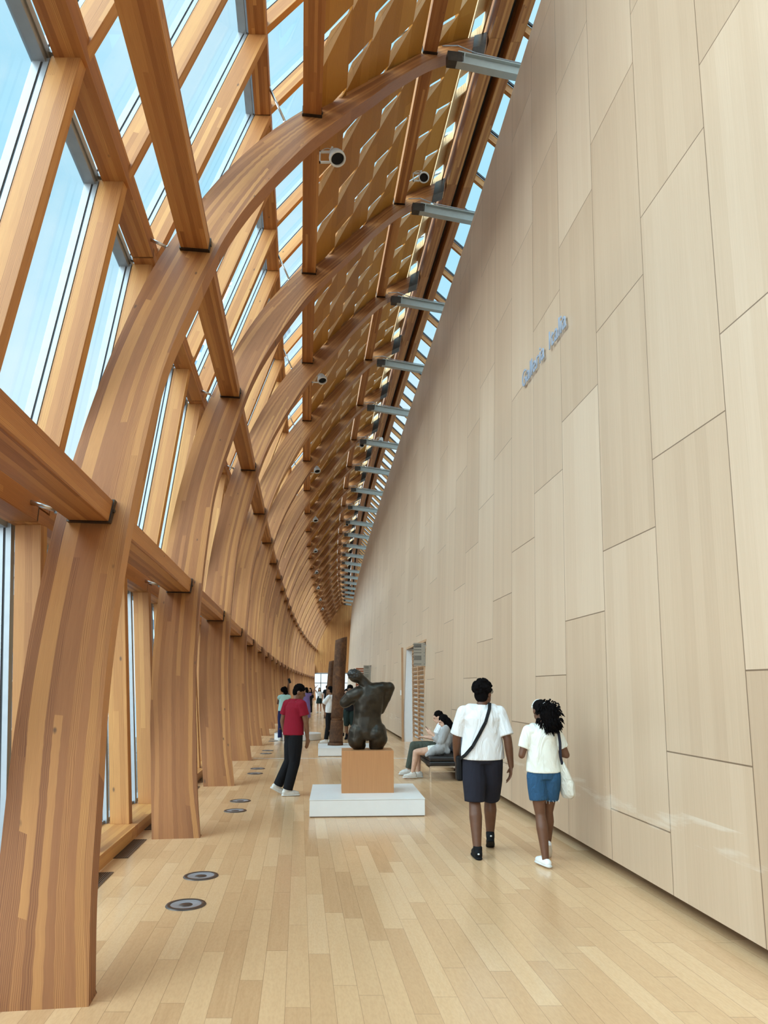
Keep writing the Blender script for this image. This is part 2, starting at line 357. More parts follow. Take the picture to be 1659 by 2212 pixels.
# ------------------------------------------------------------------ floor, wall, ends
def strip_surface(name, mats, D0, D1, n, prof, uvf, parent=None):
    b = MB()
    Ds = [D0+(D1-D0)*i/n for i in range(n+1)]
    for i in range(n):
        for j in range(len(prof)-1):
            P = [prof[j](Ds[i]), prof[j](Ds[i+1]), prof[j+1](Ds[i+1]), prof[j+1](Ds[i])]
            b.face(P, [uvf(j, P[0], Ds[i]), uvf(j, P[1], Ds[i+1]), uvf(j+1, P[2], Ds[i+1]), uvf(j+1, P[3], Ds[i])], 0, True)
    return b.build(name, mats, parent)
D_END = 103.0; D_BACK = -9.0
fl = strip_surface('floor', M['floor'], D_BACK, D_END, 120, [lambda D: Vector((XL(D)-1.30, D, 0)), lambda D: Vector((XL(D), D, 0)), lambda D: Vector((XW(D)+0.5, D, 0))],
                   lambda j, P, D: (P.x-XL(D)+5.03, D)); tag(fl, kind='structure')
WALL_LEAN = 0.0437
def wtop(D): return 12.25-0.35*min(1, max(0, (D-9)/5.0))-0.9*min(1, max(0, (D-14)/80))
OPEN = [(19.2, 23.36, 2.86), (39.0, 43.4, 2.82)]
def wallP(D, z, off=0.0): return Vector((XW(D)+WALL_LEAN*z+off, D, z))
def build_wall():
    b = MB(); cuts = sorted(set([D_BACK+0.0]+[o[0] for o in OPEN]+[o[1] for o in OPEN]+[D_END]))
    Ds = []
    for a, c in zip(cuts, cuts[1:]):
        n = max(1, int((c-a)/1.2))
        Ds += [a+(c-a)*i/n for i in range(n)]
    Ds.append(D_END)
    for d0, d1 in zip(Ds, Ds[1:]):
        op = [o for o in OPEN if o[0]-1e-6 <= d0 and d1 <= o[1]+1e-6]
        z0 = op[0][2] if op else 0.09
        for zs in ((z0, 6.0), (6.0, None)):
            za, zb = zs[0], zs[1]
            P = [wallP(d1, za), wallP(d0, za), wallP(d0, zb or wtop(d0)), wallP(d1, zb or wtop(d1))]
            b.face(P, [(p.y, p.z) for p in P], 0, True)
        # top and back of the wall
        P = [wallP(d1, wtop(d1)), wallP(d0, wtop(d0)), wallP(d0, wtop(d0), .45), wallP(d1, wtop(d1), .45)]; b.face(P, [(p.y, p.x) for p in P])
        P = [wallP(d1, wtop(d1), .45), wallP(d0, wtop(d0), .45), wallP(d0, z0, .45), wallP(d1, z0, .45)]; b.face(P, [(p.y, p.z) for p in P])
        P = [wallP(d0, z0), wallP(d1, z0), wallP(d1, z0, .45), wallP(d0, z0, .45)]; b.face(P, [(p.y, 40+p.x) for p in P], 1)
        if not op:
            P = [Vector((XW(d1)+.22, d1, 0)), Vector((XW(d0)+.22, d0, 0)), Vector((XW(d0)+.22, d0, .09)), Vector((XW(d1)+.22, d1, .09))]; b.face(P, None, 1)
    for o in OPEN:
        for d, sgn in ((o[0], 1), (o[1], -1)):
            P = [wallP(d, 0.0), wallP(d, o[2]), wallP(d, o[2], .45), wallP(d, 0.0, .45)]
            b.face(P if sgn > 0 else P[::-1], [(p.y+p.x, p.z) for p in P], 2 if sgn < 0 else 0)
    return b.build('wall_right', [M['wall'], M['recess'], M['white']])
wr = sharp(build_wall(), 40); tag(wr, kind='structure')
def closing_wall(name, D, mat):
    b = MB(); P = [Vector((XL(D)-1.6, D, -0.1)), Vector((XW(D)+3.2, D, -0.1)), Vector((XW(D)+3.2, D, 16.5)), Vector((XL(D)-1.6, D, 16.5))]
    if name == 'wall_front': P = [P[1], P[0], P[3], P[2]]
    b.face(P, [(p.x, p.z) for p in P])
    return tag(b.build(name, mat), kind='structure')
closing_wall('wall_back', D_BACK, M['wall'])

# ------------------------------------------------------------------ ribs
def between(k): return 'behind the camera-side rib' if k < 1 else ''
for k in range(0, NR+1):
    b = rib_mesh(k); o = b.build('timber_rib', M['rib']); sharp(o, 40)
    if k == 0: lab = 'curved glulam rib rising just beside the viewer, its foot out of the picture'
    elif k == 1: lab = 'nearest curved glulam rib, filling the lower left with its broad knotty face'
    else: lab = 'curved glulam rib standing on the floor, %s from the near end' % ORD[k]
    tag(o, lab, 'timber rib', 'curved timber ribs along the window side')

# ------------------------------------------------------------------ inner purlins with steel shoes
ROWS = [('lowest', -0.81, -0.50, 2.95, 3.14), ('middle', -0.46, -0.14, 6.65, 6.85), ('upper', 0.88, 1.17, 10.33, 10.55), ('topmost', 3.10, 3.36, 13.40, 13.66)]
for row, (nm, a0, a1, h0, h1) in enumerate(ROWS):
    for k in range(0, NR):
        ds = rib_back(k, (a0+a1)/2, (h0+h1)/2)-0.03
        e = 0.035; C4 = [(a0, h0), (a1, h0), (a1, h1), (a0, h1)]
        beg = [Q(rib_back(k, a, h)-0.02, a, h) for a, h in C4]
        end = [Q(ribD(k+1, a, h)-0.05, a, h) for a, h in C4]
        root = empty('timber_purlin', Q((beg[0].y+end[0].y)/2, (a0+a1)/2, h0), 0,
                     '%s inner timber purlin spanning from the %s to the %s rib' % (nm, ORD[k+0] if k else 'out-of-view', ORD[k+1]), 'timber purlin', 'inner purlins between the ribs')
        iv = Matrix.Translation(-root.location)
        b = MB(); b.box8([iv @ p for p in beg], [iv @ p for p in end]); b.build('purlin_beam', M['purlin'], root, bevel=0.004)
        b = MB(); t = 0.012
        s0 = [Q(ribD(k+1, a, h)-0.062, a+(t if a == a1 else -t), h-(t if h == h0 else -t)) for a, h in C4]
        s1 = [Q(ribD(k+1, a, h)+0.004, a+(t if a == a1 else -t), h-(t if h == h0 else -t)) for a, h in C4]
        b.box8([iv @ p for p in s0], [iv @ p for p in s1])
        # bolt head on the shoe's side
        p = iv @ Q(ribD(k+1, a1, h0+.1)-0.03, a1+t, h0+.10); b.tube(p, p+Vector((.012, 0, 0)), .017, n=8)
        b.build('steel_shoe', M['shoe_steel'], root)

# ------------------------------------------------------------------ facade: sill, outer purlins, posts, glazing
ZD = [0.0, 0.35, 0.42, 0.45]                              # how far each tier's posts drift along the hall
RA = [(-0.82, 0.13), (-1.13, 3.00), (-0.84, 6.62), (0.36, 10.50), (2.30, 13.35)]   # room-side face of the posts: (a, H) at tier limits
OPU = [(-1.13, 2.98, 3.22), (-0.81, 6.62, 6.86), (0.36, 10.52, 10.78)]
FOOT0 = 7.33; PP = PITCH/3
NB = 12       # bays whose outer timbers can be seen
for i in range(-2, 10):                                       # the long sill comes in lengths
    D0, D1 = -8.7+PITCH*(i+2)*2, -8.704+PITCH*(i+3)*2
    b = MB(); n = 4
    for j in range(n):
        d0 = D0+(D1-D0)*j/n; d1 = D0+(D1-D0)*(j+1)/n
        C4 = [(-1.22, 0.0), (-0.73, 0.0), (-0.73, 0.135), (-1.22, 0.135)]
        A = [Q(d0, a, h) for a, h in C4]; B = [Q(d1, a, h) for a, h in C4]
        b.box8(A, B, 0, off=5.0+d0)
    o = b.build('trim_%d' % (i+3), M['post']); tag(o, kind='structure')
def tierpt(t, s, j, da=0.0, dD=0.0):
    """point on tier t (0..3) at fraction s of its height, post line j"""
    a = RA[t][0]+(RA[t+1][0]-RA[t][0])*s; H = RA[t][1]+(RA[t+1][1]-RA[t][1])*s
    if t == 0: D = FOOT0+PP*j
    else: D = FOOT0+PP*(j)+sum(ZD[1:t])+ZD[t]*s
    return D, a, H
NAMES_T = ['lowest', 'second', 'third', 'top']
def glaz(name, parent, j, t, iv):
    pass
for j in range(-5, 3*NB-3):
    for t in range(4):
        h_lo = [0.135, 3.22, 6.68, 10.54][t]; h_hi = [2.98, 6.62, 10.52, 13.35][t]
        H0, H1 = RA[t][1], RA[t+1][1]
        s0 = (h_lo-H0)/(H1-H0); s1 = (h_hi-H0)/(H1-H0)
        p0 = tierpt(t, s0, j); p1 = tierpt(t, s1, j)
        if p0[0] < -1: continue
        sl = (RA[t+1][0]-RA[t][0])/(H1-H0); nl = math.hypot(1, sl)
        wd = 0.24; ux, uz = -1/nl, sl/nl       # outward across the post, perpendicular to its slope
        if t == 0: ux, uz = -1, 0; wd = 0.22
        def quad(p, c0, c1, y0, y1):
            D, a, H = p
            q = []
            for (c, y) in ((c0, y0), (c1, y0), (c1, y1), (c0, y1)): q.append(Q(D, a, H)+Vector((ux*c, y, uz*c)))
            return q
        kb = int((p0[0]-LEAN*p0[2]-4.3)//PITCH)+1; kb = max(kb, 0)
        w = (j % 3)
        if t < 3 or True:
            b = MB(); ins = 0.09 if t == 3 else 0.0
            b.box8(quad(p0, ins, wd+ins*.6, -.055, .055), quad(p1, ins, wd+ins*.6, -.055, .055))
            o = b.build('timber_post', M['post'], bevel=0.003)
            tag(o, '%s-tier timber window post, %s along the glass from the near end' % (NAMES_T[t], ORD[j+6]),
                'timber post', 'posts of the window wall')
# glazing per bay
for i in range(-2, 23):
    D0 = FOOT0+PP*3*i; js = [3*i, 3*i+1, 3*i+2, 3*i+3]
    g = MB(); fr = MB(); gk = MB()
    for t in range(4):
        H0, H1 = RA[t][1], RA[t+1][1]; sl = (RA[t+1][0]-RA[t][0])/(H1-H0); nl = math.hypot(1, sl)
        ux, uz = (-1/nl, sl/nl) if t else (-1, 0.0)
        off = 0.40
        def gp(j, s, c, y=0.0):
            D, a, H = tierpt(t, s, j); return Q(D, a, H)+Vector((ux*c, y, uz*c))
        for j in js[:3]:
            g.face([gp(j, 0, off), gp(j+1, 0, off), gp(j+1, 1, off), gp(j, 1, off)])
            # mullion: gasket slot next to the post, grey box outside it
            def mq(s, c0, c1, y0, y1): return [gp(j, s, c0, y0), gp(j, s, c1, y0), gp(j, s, c1, y1), gp(j, s, c0, y1)]
            fr.box8(mq(0, .265, .31, -.03, .03), mq(1, .265, .31, -.03, .03))
            gk.box8(mq(0, .31, .33, -.022, .022), mq(1, .31, .33, -.022, .022))
            fr.box8(mq(0, .33, .40, -.032, .032), mq(1, .33, .40, -.032, .032))
            # transoms top and bottom
            for s, dz in ((0, .0), (1, -.0)):
                A = [gp(j, s, c, 0) + Vector((0, 0, z)) for (c, z) in ((.30, -.04), (.42, -.04), (.42, .04), (.30, .04))]
                B = [gp(j+1, s, c, 0) + Vector((0, 0, z)) for (c, z) in ((.30, -.04), (.42, -.04), (.42, .04), (.30, .04))]
                fr.box8(A, B)
    # roof glazing above the louvres
    rp = [(RA[4][0]-0.38, RA[4][1]+.3), (3.2, 14.6), (4.5, 15.75), (5.1, 16.0)]
    for (a0, h0), (a1, h1) in zip(rp, rp[1:]):
        for j in js[:3]:
            D, D2 = FOOT0+PP*j+1.2, FOOT0+PP*(j+1)+1.2
            g.face([Q(D, a0, h0), Q(D2, a0, h0), Q(D2, a1, h1), Q(D, a1, h1)])
            fr.box8([Q(D, a0, h0)+Vector(c) for c in ((0, -.03, 0), (0, .03, 0), (0, .03, .08), (0, -.03, .08))], [Q(D, a1, h1)+Vector(c) for c in ((0, -.03, 0), (0, .03, 0), (0, .03, .08), (0, -.03, .08))])
    wn = i+3
    if D0+2 > D_END: continue
    root = empty('window_%d' % wn, Q(D0, -1.2, 0.13), 0, kind='structure')
    for mb, nm, mt in ((g, 'glass_pane', M['glass']), (fr, 'mullion_frame', M['alu']), (gk, 'gasket', M['gasket'])):
        mb.v = [tuple(Vector(p)-root.location) for p in mb.v]; mb.build(nm, mt, root)
for r, (a, h0, h1) in enumerate(OPU):
    for k in range(-1, NB):
        w = 0.25; dsh = 0.18
        D0 = Dk(k)+LEAN*h0+rib_m(max(k, 0))*a+dsh; D1 = D0+PITCH
        root = empty('outer_purlin', Q((D0+D1)/2, a-w/2, h0), 0, '%s outer timber beam carrying the window posts, ending beyond the %s rib' % (['lowest', 'middle', 'upper'][r], ORD[k+1]), 'timber beam', 'outer beams of the window wall')
        iv = Matrix.Translation(-root.location); hm = (h0+h1)/2
        b = MB()
        # the beam is halved: a scarf lap at each end
        def q4(D, z0, z1): return [iv @ Q(D, x, z) for (x, z) in ((a-w, z0), (a, z0), (a, z1), (a-w, z1))]
        b.box8(q4(D0+.25, h0, h1), q4(D1-.02, h0, h1)); b.box8(q4(D0+.005, h0, hm-.008), q4(D0+.25, h0, hm-.008)); b.box8(q4(D1-.02, hm+.008, h1), q4(D1+.235, hm+.008, h1))
        b.build('beam', M['purlin'], root)
        b = MB(); b.box8(q4(D1-.012, h0+.01, hm), q4(D1-.004, h0+.01, hm)); b.build('joint_plate', M['shoe_steel'], root)
        # stainless strut from the beam to the rib's outer edge
        st = MB(); kk = k+1
        if kk >= 0:
            aR = {0: -0.93, 1: -0.62, 2: 0.62}[r]; HR = {0: 3.06, 1: 6.70, 2: 10.1}[r]
            pr = RP(kk, aR, HR, .02); pb = Q(pr.y-0.10, a-.01, hm)
            st.tube(iv @ pb, iv @ pr, .019, n=12); st.tube(iv @ pr-Vector((.03, 0, .0)), iv @ pr+Vector((.01, 0, 0)), .028, n=12)
            st.build('stainless_strut', M['stainless'], root)

# ------------------------------------------------------------------ louvred ceiling
LV = [(1.19, 10.62), (1.58, 11.22), (1.97, 11.86), (2.36, 12.46), (2.75, 13.0), (3.06, 13.40)]
LV2 = [(3.40, 13.86), (3.78, 14.20), (4.14, 14.50)]
STR = list(zip(LV, LV[1:])) + list(zip(LV2, LV2[1:]))
M['louvre_pale_lit'] = glulam('louvre_pale_lit_fir', (0.68, 0.43, 0.22), (0.74, 0.49, 0.26), (0.78, 0.54, 0.30), lam=0.25, knots=False)  # facets' window light is put into the colour; pale box frames share it
for k in range(0, NR):
    Dm = Dk(k)+LEAN*12
    root = empty('louvred_ceiling_panel', Q(Dm, 1.2, 10.6), 0, 'slatted timber ceiling bay with triangular light slots between the %s and %s ribs' % (ORD[k] if k else 'out-of-view', ORD[k+1]), 'ceiling panel', 'slatted ceiling bays')
    iv = Matrix.Translation(-root.location)
    for si, ((a0, h0), (a1, h1)) in enumerate(STR):
        b = MB(); rl = MB()
        st = (si*0.53) % 1.0
        N = Vector((-(h1-h0), 0, a1-a0)).normalized()
        S0 = LEAN*(h0+h1)/2+rib_m(k)*(a0+a1)/2
        ga = a1+.004; gh = h1+.004
        for q in range(3):
            v0 = Dk(k)+S0+PP*(q+st); v1 = v0+PP
            cut = 0.58; lift = .17
            roll = N*0.055
            Cc = Q(v0+cut, a0, h0)+roll; B_ = Q(v0+.03, a1, h1); An = Q(v1, a0, h0)+roll; Bn = Q(v1, a1, h1)
            b.face([Cc, An, Bn, B_], [(si*.8+0, q*1.4+cut), (si*.8, q*1.4+PP), (si*.8+.4, q*1.4+PP), (si*.8+.4, q*1.4)])
            b.face([Cc+N*.03, B_+N*.03, Bn+N*.03, An+N*.03]);  b.face([Cc, B_, B_+N*.03, Cc+N*.03]); b.face([An, Cc, Cc+N*.03, An+N*.03]); b.face([B_, Bn, Bn+N*.03, B_+N*.03])
            Ap = Q(v0+.30, a0, h0)+N*.07; Mp = Q(v0+.13, (a0*.62+a1*.38), (h0*.62+h1*.38))+N*.085; Bp = Q(v0+.06, a1, h1)+N*.006
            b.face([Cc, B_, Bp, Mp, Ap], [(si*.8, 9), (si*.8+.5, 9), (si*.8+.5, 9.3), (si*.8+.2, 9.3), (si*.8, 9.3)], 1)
            e = Q(v0, a0+.07, h0+(h1-h0)*.2)+N*.04; f = Q(v0, a1-.06, h1-(h1-h0)*.15)+N*.02
            rl.tube(iv @ e, iv @ f, .006, n=6)
        b.v = [tuple(iv @ Vector(p)) for p in b.v]
        o = b.build('louvre_strip', [M['louvre'], M['louvre_pale_lit']], root)
        rl.build('rod', M['stainless'], o) if k < 8 else None
    # pale box frame closing the louvres at the ridge side
    b = MB(); (a0, h0), (a1, h1) = (4.16, 14.50), (4.52, 14.84)
    for q in range(3):
        v0 = Dk(k)+LEAN*14.6+.6+PP*q+.1
        for (x0, x1, y0, y1) in ((a1-.05, a1, 0, PP), (a0, a0+.03, 0, PP), (a0, a1, 0, .05)):
            hh = lambda x: h0+(h1-h0)*(x-a0)/(a1-a0)
            A = [iv @ Q(v0+y0, x, hh(x)+z) for (x, z) in ((x0, 0), (x1, 0), (x1, .22), (x0, .22))]; B = [iv @ Q(v0+y1, x, hh(x)+z) for (x, z) in ((x0, 0), (x1, 0), (x1, .22), (x0, .22))]
            b.box8(A, B, 0)
        hz = lambda x: h0+(h1-h0)*(x-a0)/(a1-a0)+.22
        b.face([iv @ Q(v0+.02, a0, hz(a0)), iv @ Q(v0+PP-.30, a0, hz(a0)), iv @ Q(v0+PP-.30, a1, hz(a1)), iv @ Q(v0+.02, a1, hz(a1))])
    b.build('box_frame', M['louvre_pale_lit'], root)
    # closing board beside the top purlin, pierced by a long bright slot
    b = MB()
    A = [iv @ Q(Dk(k)+LEAN*13.5+.5, x, z) for (x, z) in ((3.12, 13.52), (3.16, 13.52), (3.16, 13.74), (3.12, 13.74))]
    B = [iv @ Q(Dk(k)+LEAN*13.5+.5+PITCH-.2, x, z) for (x, z) in ((3.12, 13.52), (3.16, 13.52), (3.16, 13.74), (3.12, 13.74))]
    b.box8(A, B); b.build('slot_board', M['louvre'], root)

# ------------------------------------------------------------------ ridge beams, clerestory, steel ties
for k in range(0, NR):
    D0 = Dk(k)+LEAN*14.8+.5; D1 = D0+PITCH-.006
    for (nm, a0, a1, h0, h1, wd) in (('ridge_beam', 4.60, 4.86, 14.55, 15.15, 'left'), ('clerestory_beam', 5.02, 5.24, 14.45, 15.05, 'right')):
        b = MB(); b.box8([Q(D0, x, z) for (x, z) in ((a0, h0), (a1, h0), (a1, h1), (a0, h1))], [Q(D1, x, z) for (x, z) in ((a0, h0), (a1, h0), (a1, h1), (a0, h1))])
        o = b.build(nm, M['purlin']); tag(o, 'deep timber %s at the roof ridge beyond the %s rib, on the %s of the dark slot' % (nm.replace('_', ' '), ORD[k+1], wd), 'timber beam', nm.replace('_', ' ')+' lengths')
    b = MB(); b.box8([Q(D0, x, z) for (x, z) in ((4.86, 14.95), (5.02, 14.95), (5.02, 15.0), (4.86, 15.0))], [Q(D1, x, z) for (x, z) in ((4.86, 14.95), (5.02, 14.95), (5.02, 15.0), (4.86, 15.0))])  # cover added so the slot between the ridge beams reads black
    tag(b.build('ridge_slot_cover', M['gasket']), 'black cover added to darken the slot between the two ridge beams beyond the %s rib' % ORD[k+1], 'slot_cover', 'added ridge slot covers')
    # steel end cap on the rib
    b = MB()
    P = [RP(k+1, 4.47+.0, 14.20, -.012), RP(k+1, 4.60, 14.90, -.012), RP(k+1, 4.60, 14.90, T_RIB+.012), RP(k+1, 4.47, 14.20, T_RIB+.012)]
    P0 = [RP(k+1, 4.17, 13.98, -.012), RP(k+1, 4.30, 14.62, -.012), RP(k+1, 4.30, 14.62, T_RIB+.012), RP(k+1, 4.17, 13.98, T_RIB+.012)]
    b.box8(P0, P)
    for s in (.35, .65):
        pass
    tag(b.build('steel_bracket', M['shoe_steel']), 'dark steel bracket capping the top end of the %s rib' % ORD[k+1], 'bracket', 'rib end brackets')
    # clerestory glazing and rafters
    root = empty('window_%d' % (k+40), Q(D0, 5.24, 14.9), 0, kind='structure'); iv = Matrix.Translation(-root.location)
    g = MB(); fr = MB()
    ga0, gh0, ga1, gh1 = 5.26, 15.0, 7.3, 12.9
    g.face([iv @ Q(D0, ga0, gh0), iv @ Q(D1, ga0, gh0), iv @ Q(D1, ga1, gh1), iv @ Q(D0, ga1, gh1)])
    for q in range(3):
        d = D0+PP*q
        for (y0, y1, z0, z1) in ((.06, .10, -.06, .0), (PP-.10, PP-.06, -.06, .0)):
            fr.box8([iv @ (Q(d+y, ga0, gh0)+Vector((0, 0, z))) for y, z in ((y0, z0), (y1, z0), (y1, z1), (y0, z1))], [iv @ (Q(d+y, ga1, gh1)+Vector((0, 0, z))) for y, z in ((y0, z0), (y1, z0), (y1, z1), (y0, z1))])
        fr.box8([iv @ (Q(d+.06, ga0+.05, gh0)+Vector((x, 0, z))) for x, z in ((0, -.1), (.05, -.14), (.05, -.07), (0, -.03))], [iv @ (Q(d+PP-.06, ga0+.05, gh0)+Vector((x, 0, z))) for x, z in ((0, -.1), (.05, -.14), (.05, -.07), (0, -.03))])
        b = MB()
        b.box8([Q(d+y, ga0-.03, gh0)+Vector((0, 0, z)) for y, z in ((-.05, -.26), (.05, -.26), (.05, -.03), (-.05, -.03))], [Q(d+y, ga1, gh1)+Vector((0, 0, z)) for y, z in ((-.05, -.26), (.05, -.26), (.05, -.03), (-.05, -.03))])
        tag(b.build('clerestory_rafter', M['post']), 'sloping clerestory rafter above the wall, %s past the %s rib' % (ORD[q+1], ORD[k+1]), 'rafter', 'clerestory rafters')
    g.build('glass_pane', M['glass'], root); fr.build('glazing_frame', M['gasket'], root)
# roof deck hidden behind the top of the wall
def roof_deck():
    b = MB(); n = 40
    for i in range(n):
        d0 = D_BACK+(D_END-D_BACK)*i/n; d1 = D_BACK+(D_END-D_BACK)*(i+1)/n
        xr = lambda d: XL(d)+7.6
        b.face([Vector((XW(d0)+.5, d0, 11.2)), Vector((xr(d0), d0, 11.2)), Vector((xr(d1), d1, 11.2)), Vector((XW(d1)+.5, d1, 11.2))])
        b.face([Vector((xr(d0), d0, 11.2)), Vector((xr(d0), d0, 13.0)), Vector((xr(d1), d1, 13.0)), Vector((xr(d1), d1, 11.2))])
    return tag(b.build('ceiling', M['white']), kind='structure')
roof_deck()
def i_beam(p, q, hgt, wid, root, iv):
    b = MB(); d = (q-p).normalized(); side = d.cross(Vector((0, 0, 1))).normalized(); up = side.cross(d)
    def bx(s0, s1, u0, u1, e=0.0):
        A = [iv @ (p+d*e+side*s+up*u) for s, u in ((s0, u0), (s1, u0), (s1, u1), (s0, u1))]; B = [iv @ (q+side*s+up*u) for s, u in ((s0, u0), (s1, u0), (s1, u1), (s0, u1))]
        b.box8(A, B)
    bx(-wid/2, wid/2, -.012, .012); bx(-wid/2, wid/2, hgt-.012, hgt+.012); bx(-.01, .01, 0, hgt)
    for e in (0.12,):
        A = p+d*e
        b.box8([iv @ (A+side*s+up*u) for s, u in ((-wid/2, 0), (wid/2, 0), (wid/2, hgt), (-wid/2, hgt))], [iv @ (A+d*.02+side*s+up*u) for s, u in ((-wid/2, 0), (wid/2, 0), (wid/2, hgt), (-wid/2, hgt))])
    return b.build('steel_web', M['beam_grey'], root)
for k in range(1, NR+1):
    p = RP(k, 3.62, 13.22, .05); q = p+Vector((3.1, 0.42, -0.36))
    root = empty('steel_tie_beam', p, 0, 'grey painted steel beam tying the %s rib to the top of the wall' % ORD[k], 'steel beam', 'steel beams over the wall')
    iv = Matrix.Translation(-p); i_beam(p+Vector((.12, .016, -.01)), q, .24, .16, root, iv)
    b = MB(); M4 = Matrix.Rotation(math.radians(8), 4, 'Z')
    b.box((-.06, -.09, -.02), (.22, .09, .2), M4); b.build('clevis', M['shoe_steel'], root)
    b = MB(); b.chain([Vector((-.15, -.1, .30)), Vector((.15, -.08, .33)), Vector((.5, 0.0, .24)), Vector((2.9, .34, -.06))], .012, 6); b.build('conduit', M['alu'], root)
#@@OBJECTS@@
# ------------------------------------------------------------------ far end of the hall
def far_end():
    D = D_END-0.5; b = MB()
    x0, x1 = XL(D)-1.2, XW(D)+3.0
    b.face([Vector((x1, D, 3.6)), Vector((x0, D, 3.6)), Vector((x0, D, 16)), Vector((x1, D, 16))][::-1], [(x1, 3.6), (x0, 3.6), (x0, 16), (x1, 16)][::-1])
    tag(b.build('wall_front', M['post']), kind='structure')
    g = MB(); fr = MB()
    g.face([Vector((x0, D, 0)), Vector((x1, D, 0)), Vector((x1, D, 3.6)), Vector((x0, D, 3.6))])
    for i in range(6):
        x = x0+(x1-x0)*i/5; fr.box((x-.05, D-.1, 0), (x+.05, D+.05, 3.6))
    fr.box((x0, D-.1, 2.2), (x1, D+.05, 2.3)); fr.box((x0, D-.1, 3.5), (x1, D+.05, 3.65))
    root = empty('window_90', (x0, D, 0), 0, kind='structure'); iv = Matrix.Translation(-root.location)
    for mb, n, m in ((g, 'glass_pane', M['glass']), (fr, 'mullion_frame', M['alu'])):
        mb.v = [tuple(iv @ Vector(p)) for p in mb.v]; mb.build(n, m, root)
far_end()
# metal strip let into the floor across the hall
b = MB(); b.box8([Vector((XL(17.9), 17.9, 0.001)), Vector((XW(17.9)+.2, 17.9, 0.001)), Vector((XW(17.9)+.2, 17.9, .004)), Vector((XL(17.9), 17.9, .004))],
                 [Vector((XL(17.9), 17.94, 0.001)), Vector((XW(17.9)+.2, 17.94, 0.001)), Vector((XW(17.9)+.2, 17.94, .004)), Vector((XL(17.9), 17.94, .004))])
tag(b.build('trim_60', M['white']), kind='structure')

# ------------------------------------------------------------------ floor uplights and grilles
M['lens'] = simple('uplight_reflector', (0.42, 0.46, 0.52), 0.30, 0.5, 0.05)
M['bronze_rim'] = simple('bronze_rim', (0.13, 0.10, 0.085), 0.35, 0.7, 0.1)
def uplight(x, y, lab):
    root = empty('floor_uplight', (x, y, 0), 0, lab, 'floor light', 'recessed uplights along the columns')
    b = MB(); I = Matrix.Identity(4)
    b.lathe([(.118, .004), (.122, .010), (.150, .009), (.156, .001)], I, 40); b.build('rim', M['bronze_rim'], root)
    b = MB(); b.lathe([(0, .0015), (.055, .0015), (.060, .004), (.118, .0065)], I, 40); b.build('reflector', M['lens'], root)
    b = MB(); b.lathe([(0, .0045), (.050, .0045), (.052, .0015)], I, 32); b.build('lamp_lens', M['bronze_rim'], root)
for i in range(9):
    for w, (dx, D0) in enumerate(((0, 6.12), (0, 6.99))):
        D = D0+PITCH*i
        x = XL(D)+(0.22 if w == 0 else 0.31) if i else (-1.57+0.02 if w == 0 else -1.70)
        x = XL(D)+0.235
        uplight(x, D, '%s round recessed floor uplight of the %s pair from the near end' % (('nearer', 'farther')[w], ORD[i+1]))
for i in range(0, 14):
    D = 6.17+PP*i
    root = empty('floor_grille', Q(D+.5, -.655, 0), 0, 'slotted bronze floor grille beside the window sill, %s from the near end' % ORD[i+1], 'floor grille', 'floor grilles by the sill')
    ang = math.atan(-dXL(D)); root.rotation_euler = (0, 0, ang)
    b = MB()
    for s in (-1, 1): b.box((s*.065-.006, -.45, .001), (s*.065+.006, .45, .006)); b.box((-.065, s*.444-.006, .001), (.065, s*.444+.006, .006))
    b.build('frame', M['bronze_rim'], root)
    b = MB()
    for q in range(6): b.box((-.052+q*.019, -.44, .0012), (-.046+q*.019+.006, .44, .005))
    b.build('slats', M['bronze_rim'], root)
    b = MB(); b.box((-.06, -.44, .0004), (.06, .44, .001)); b.build('duct_opening', M['black'], root)

# ------------------------------------------------------------------ spotlights
def spot(p, aim, lab, arm=0.16, sc=1.0, side=-1):
    root = empty('spotlight', p, 0, lab, 'spotlight', 'white track spotlights')
    aim = Vector(aim).normalized(); q = aim.to_track_quat('Z', 'Y').to_matrix().to_4x4()
    S = Matrix.Scale(sc, 4)
    b = MB(); b.lathe([(0, -.20), (.045, -.195), (.075, -.17), (.105, -.10), (.125, -.04), (.127, .0)], q @ S, 32); b.build('housing', M['offwhite'], root)
    b = MB(); b.lathe([(.129, .0), (.136, .004), (.136, .075), (.120, .085), (.108, .08), (.108, .02)], q @ S, 32); b.build('front_ring', M['offwhite'], root)
    b = MB(); b.lathe([(0, .025), (.108, .035)], q @ S, 32); b.build('lens', M['black'], root)
    b = MB(); a = Vector((side*(arm+.13), 0, .02))*sc
    for z in (-.10, .10):
        b.box((min(a.x, side*.115*sc), -.02, z-.010), (max(a.x, side*.115*sc), .02, z+.010))
    b.box((min(a.x, a.x-side*.02), -.02, -.11), (max(a.x, a.x-side*.02), .02, .11))
    b.build('yoke', M['offwhite'], root)
    b = MB(); b.tube((side*.11*sc, -.01, .1), (side*.07*sc, -.09*sc, .12*sc), .018, n=10)
    pts = [Vector((a.x, 0, .1))+Vector((-side*.26*t, 0, .07*math.sin(PI*t))) for t in [i/8 for i in range(9)]]
    b.chain(pts, .006, 6); b.build('cable', M['offwhite'], root)
for i in range(9):
    D = 10.0+8.72*i; p = Q(D, 1.17+.28, 10.17)
    spot(p, (0.25, -.45, -1), 'white round spotlight on the upper purlin, %s along the row above the columns' % ORD[i+1])
for i, D in enumerate((14.2, 33.0, 50.5)):
    spot(Q(D, 3.36+.28, 13.2), (-.1, -.75, -.9), 'white spotlight hanging from the topmost purlin near the ridge, %s from the near end' % ORD[i+1], sc=.9)
spot(RP(6, 4.6, 13.45, .0), (-.3, -.2, -1), 'white spotlight clamped beneath a grey steel beam beside the wall top', sc=.8)

